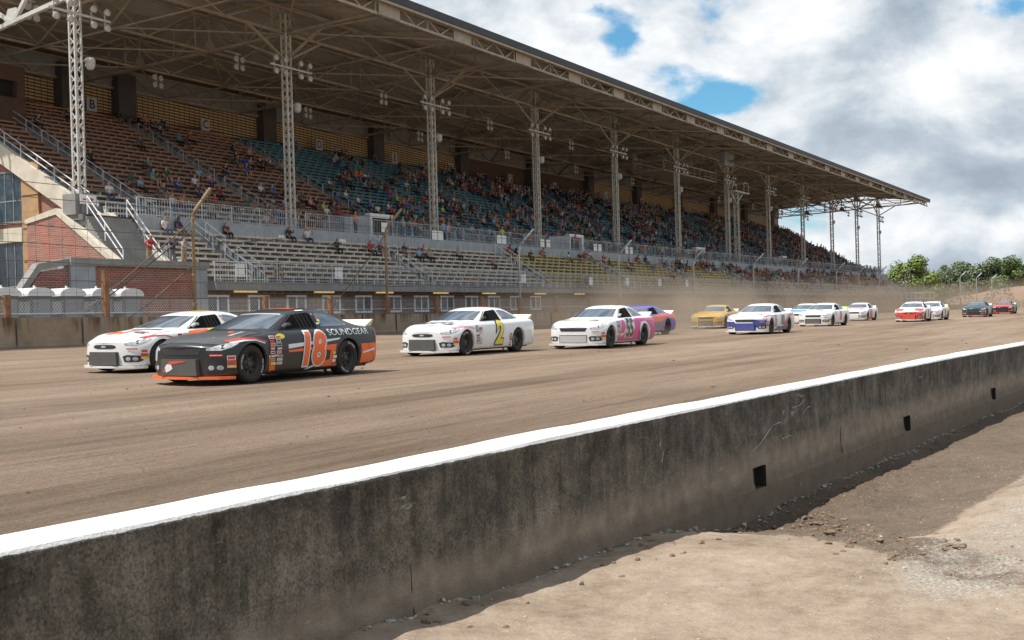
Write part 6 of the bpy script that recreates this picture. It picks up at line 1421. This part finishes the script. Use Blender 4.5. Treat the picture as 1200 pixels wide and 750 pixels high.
# ------------------------------------------------------------------ trees beyond the far turn
def leafmat(name, c1, c2):
    n = N(name); f = n.noise(0.45, 4, 0.6); oi = n.node('ShaderNodeAttribute', attribute_name='leafrand')
    n.col(n.ramp(n.math('ADD', n.math('MULTIPLY', f, 0.6), n.math('MULTIPLY', oi.outputs['Fac'], 0.4)), [(0.25, c1), (0.7, c2)])); n.set(Roughness=0.7)
    n.p.inputs['Subsurface Weight'].default_value = 0.0; return n.mat
LM = [leafmat('dark_green_leaves', (0.045, 0.075, 0.02), (0.13, 0.18, 0.05)), leafmat('bright_green_leaves', (0.075, 0.115, 0.02), (0.20, 0.26, 0.05)), leafmat('grey_green_leaves', (0.06, 0.085, 0.04), (0.18, 0.22, 0.11))]
BARK = simple('grey_bark', (0.12, 0.10, 0.08), 0.9, 0.4, 2.0)
def tree_mesh(seed, h, wd, narrow=1.0):
    q = random.Random(seed); trunk = MB(); lv = MB(); lr = []
    trunk.tube([(0, 0, -0.3), (0.1, 0, h*0.25), (0.0, 0.15, h*0.55), (0.1, 0.1, h*0.85)], [0.035*h*.7, 0.026*h*.7, 0.016*h*.7, 0.004*h], 8)
    lobes = []
    for k in range(15):
        a = q.uniform(0, 6.28); z = q.uniform(0.25, 0.95)*h; rr = wd*(0.95-abs(z/h-0.5)*1.1)*q.uniform(0.35, 0.85)
        c = Vector((rr*math.cos(a), rr*math.sin(a), z)); lobes.append((c, q.uniform(0.16, 0.28)*wd*1.5))
        trunk.tube([(0.05, 0.05, z*0.55+h*0.05), tuple(c*0.6+Vector((0, 0, z*0.36))), tuple(c)], [0.012*h, 0.007*h, 0.002*h], 5)
    for c, r in lobes:
        for k in range(330):
            d = Vector((q.gauss(0, 1), q.gauss(0, 1), q.gauss(0, .8))).normalized()*r*q.uniform(0.45, 1.08); p = c+d
            if p.z < 0.6: continue
            s = q.uniform(0.10, 0.26); nrm = (d.normalized()+Vector((q.uniform(-.8, .8), q.uniform(-.8, .8), q.uniform(-.2, 1)))).normalized()
            a = nrm.orthogonal().normalized(); a.rotate(Matrix.Rotation(q.uniform(0, 6.28), 3, nrm)); b_ = nrm.cross(a); e = q.random()
            lv.face([p-a*s-b_*s*.5, p-b_*s*.7+a*s*.3, p+a*s*1.1, p+b_*s*.7, p-a*s*.7+b_*s*.6]); lr += [e]*5
    def mk(mb, nm, mt, attr=None):
        me = bpy.data.meshes.new(nm); me.from_pydata(mb.v, [], mb.f); me.materials.append(mt)
        if attr: at_ = me.attributes.new('leafrand', 'FLOAT', 'POINT'); at_.data.foreach_set('value', attr)
        me.update(); return me
    return mk(trunk, 'trunk', BARK), [mk(lv, 'crown', m, lr) for m in LM]
TM = [tree_mesh(11, 10, 4.6), tree_mesh(23, 10, 3.6), tree_mesh(37, 10, 5.2)]
def at_px(x, dist): 
    v = fw+rt2*((x-600)/F_PX); v.z = 0; v.normalize(); return v*dist
TREES = [(1010, 300, 10, 0, 1), (1032, 285, 11, 2, 1), (1046, 300, 9.5, 0, 1), (1066, 270, 14.0, 0, 1), (1082, 285, 12.5, 2, 1), (1094, 300, 12.0, 1, 0), (1107, 330, 14.5, 1, 2), (1119, 310, 13.6, 0, 2), (1132, 320, 14.3, 2, 2), (1143, 335, 15.2, 1, 2), (1155, 320, 14.6, 0, 2), (1166, 330, 15.6, 2, 0), (1177, 335, 15.5, 1, 2), (1188, 310, 14.4, 0, 0), (1199, 320, 13.6, 2, 0), (1212, 310, 14.2, 1, 1), (1226, 320, 14, 0, 0), (1243, 330, 14.5, 2, 2), (1265, 320, 14, 0, 0)]
KIND = ['dark green', 'bright yellow green', 'dull grey green']
BK = {}
for i, (x, D, h, m, lm) in enumerate(TREES):
    p = at_px(x, D); r = empty('tree', (p.x, p.y, 0.8), (0, 0, i*1.7)); s = h*0.8/10; r.scale = (s*1.15, s*1.15, s)
    link('trunk', TM[m][0], r); link('crown', TM[m][1][lm], r)
    tag(r, f'{KIND[lm]} tree beyond the far turn, number {ORD[i]} from the left of the tree line'.replace('number ', ''), 'tree', 'trees beyond the far turn')
# hedge-like undergrowth
hb = MB(); q = random.Random(5)
for k in range(11000):
    x = q.uniform(985, 1290); D = q.uniform(262, 345); p = at_px(x, D); z = 0.8+q.random()**1.3*6.8*(0.6+0.4*math.sin(x*0.13)); s = q.uniform(.15, .4)
    a = Vector((q.uniform(-1, 1), q.uniform(-1, 1), q.uniform(-1, 1))).normalized(); b_ = a.orthogonal().normalized()
    c = Vector((p.x, p.y, z)); hb.face([c-a*s, c-b_*s*.7, c+a*s, c+b_*s*.7])
tag(hb.build('undergrowth', LM[2], fix=False), 'grey green undergrowth below the trees beyond the far turn', 'bushes', kind='stuff')

# ------------------------------------------------------------------ dust hanging behind the cars
def dust(loc, size, dens, soft=False, yaw=0.0, label='thin tan dust cloud hanging over the track behind the cars'):
    bm = bmesh.new(); bmesh.ops.create_icosphere(bm, subdivisions=3, radius=1.0)
    for v in bm.verts: v.co *= 1+0.16*mnoise.noise(v.co*1.6+Vector(loc)*0.1)
    me = bpy.data.meshes.new('dust_cloud'); bm.to_mesh(me); bm.free()
    m = bpy.data.materials.new('airborne_dust'); m.use_nodes = True; t = m.node_tree; t.nodes.clear()
    o_ = t.nodes.new('ShaderNodeOutputMaterial'); v = t.nodes.new('ShaderNodeVolumePrincipled'); v.inputs['Color'].default_value = (0.76, 0.59, 0.44, 1); v.inputs['Anisotropy'].default_value = 0.2
    if soft:
        tc_ = t.nodes.new('ShaderNodeTexCoord'); ln = t.nodes.new('ShaderNodeVectorMath'); ln.operation = 'LENGTH'; t.links.new(tc_.outputs['Object'], ln.inputs[0])
        fo = t.nodes.new('ShaderNodeMapRange'); fo.inputs[1].default_value = 1.0; fo.inputs[2].default_value = 0.15; t.links.new(ln.outputs['Value'], fo.inputs[0])
        no = t.nodes.new('ShaderNodeTexNoise'); no.inputs['Scale'].default_value = 0.32; no.inputs['Detail'].default_value = 4; ge = t.nodes.new('ShaderNodeNewGeometry'); t.links.new(ge.outputs['Position'], no.inputs['Vector'])
        nr = t.nodes.new('ShaderNodeMapRange'); nr.inputs[1].default_value = 0.40; nr.inputs[2].default_value = 0.66; t.links.new(no.outputs['Fac'], nr.inputs[0])
        mu = t.nodes.new('ShaderNodeMath'); mu.operation = 'MULTIPLY'; t.links.new(fo.outputs[0], mu.inputs[0]); t.links.new(nr.outputs[0], mu.inputs[1])
        mv = t.nodes.new('ShaderNodeMath'); mv.operation = 'MULTIPLY'; t.links.new(mu.outputs[0], mv.inputs[0]); mv.inputs[1].default_value = dens*2.6; t.links.new(mv.outputs[0], v.inputs['Density'])
    else: v.inputs['Density'].default_value = dens
    t.links.new(v.outputs[0], o_.inputs['Volume']); me.materials.append(m)
    o = link('dust_cloud', me); o.location = loc; o.scale = size; o.rotation_euler = (0, 0, yaw); tag(o, label, 'dust', kind='stuff')
for loc, size, dens, soft in (((58, 25, 1.5), (17, 6.5, 3.0), .045, True), ((66, 23.5, 1.5), (9, 3.6, 2.2), .09, True), ((80, 29, 1.5), (22, 7, 3.4), .04, True), ((110, 27, 1.6), (34, 9, 3.6), .03, True), ((150, 26, 1.8), (42, 12, 2.6), .007, False), ((215, 18, 2.0), (46, 28, 3.6), .007, False), ((51.2, 20.2, .95), (4.6, 1.8, 1.1), .11, True), ((32.4, 16.9, 0.8), (2.6, 1.2, .6), .20, True), ((38.6, 15.6, .8), (3.4, 1.4, .55), .13, True), ((56.0, 15.6, .8), (4.0, 1.5, .6), .10, True), ((73.5, 17.4, .8), (5.0, 1.7, .7), .08, True)):
    dust(loc, size, dens, soft)
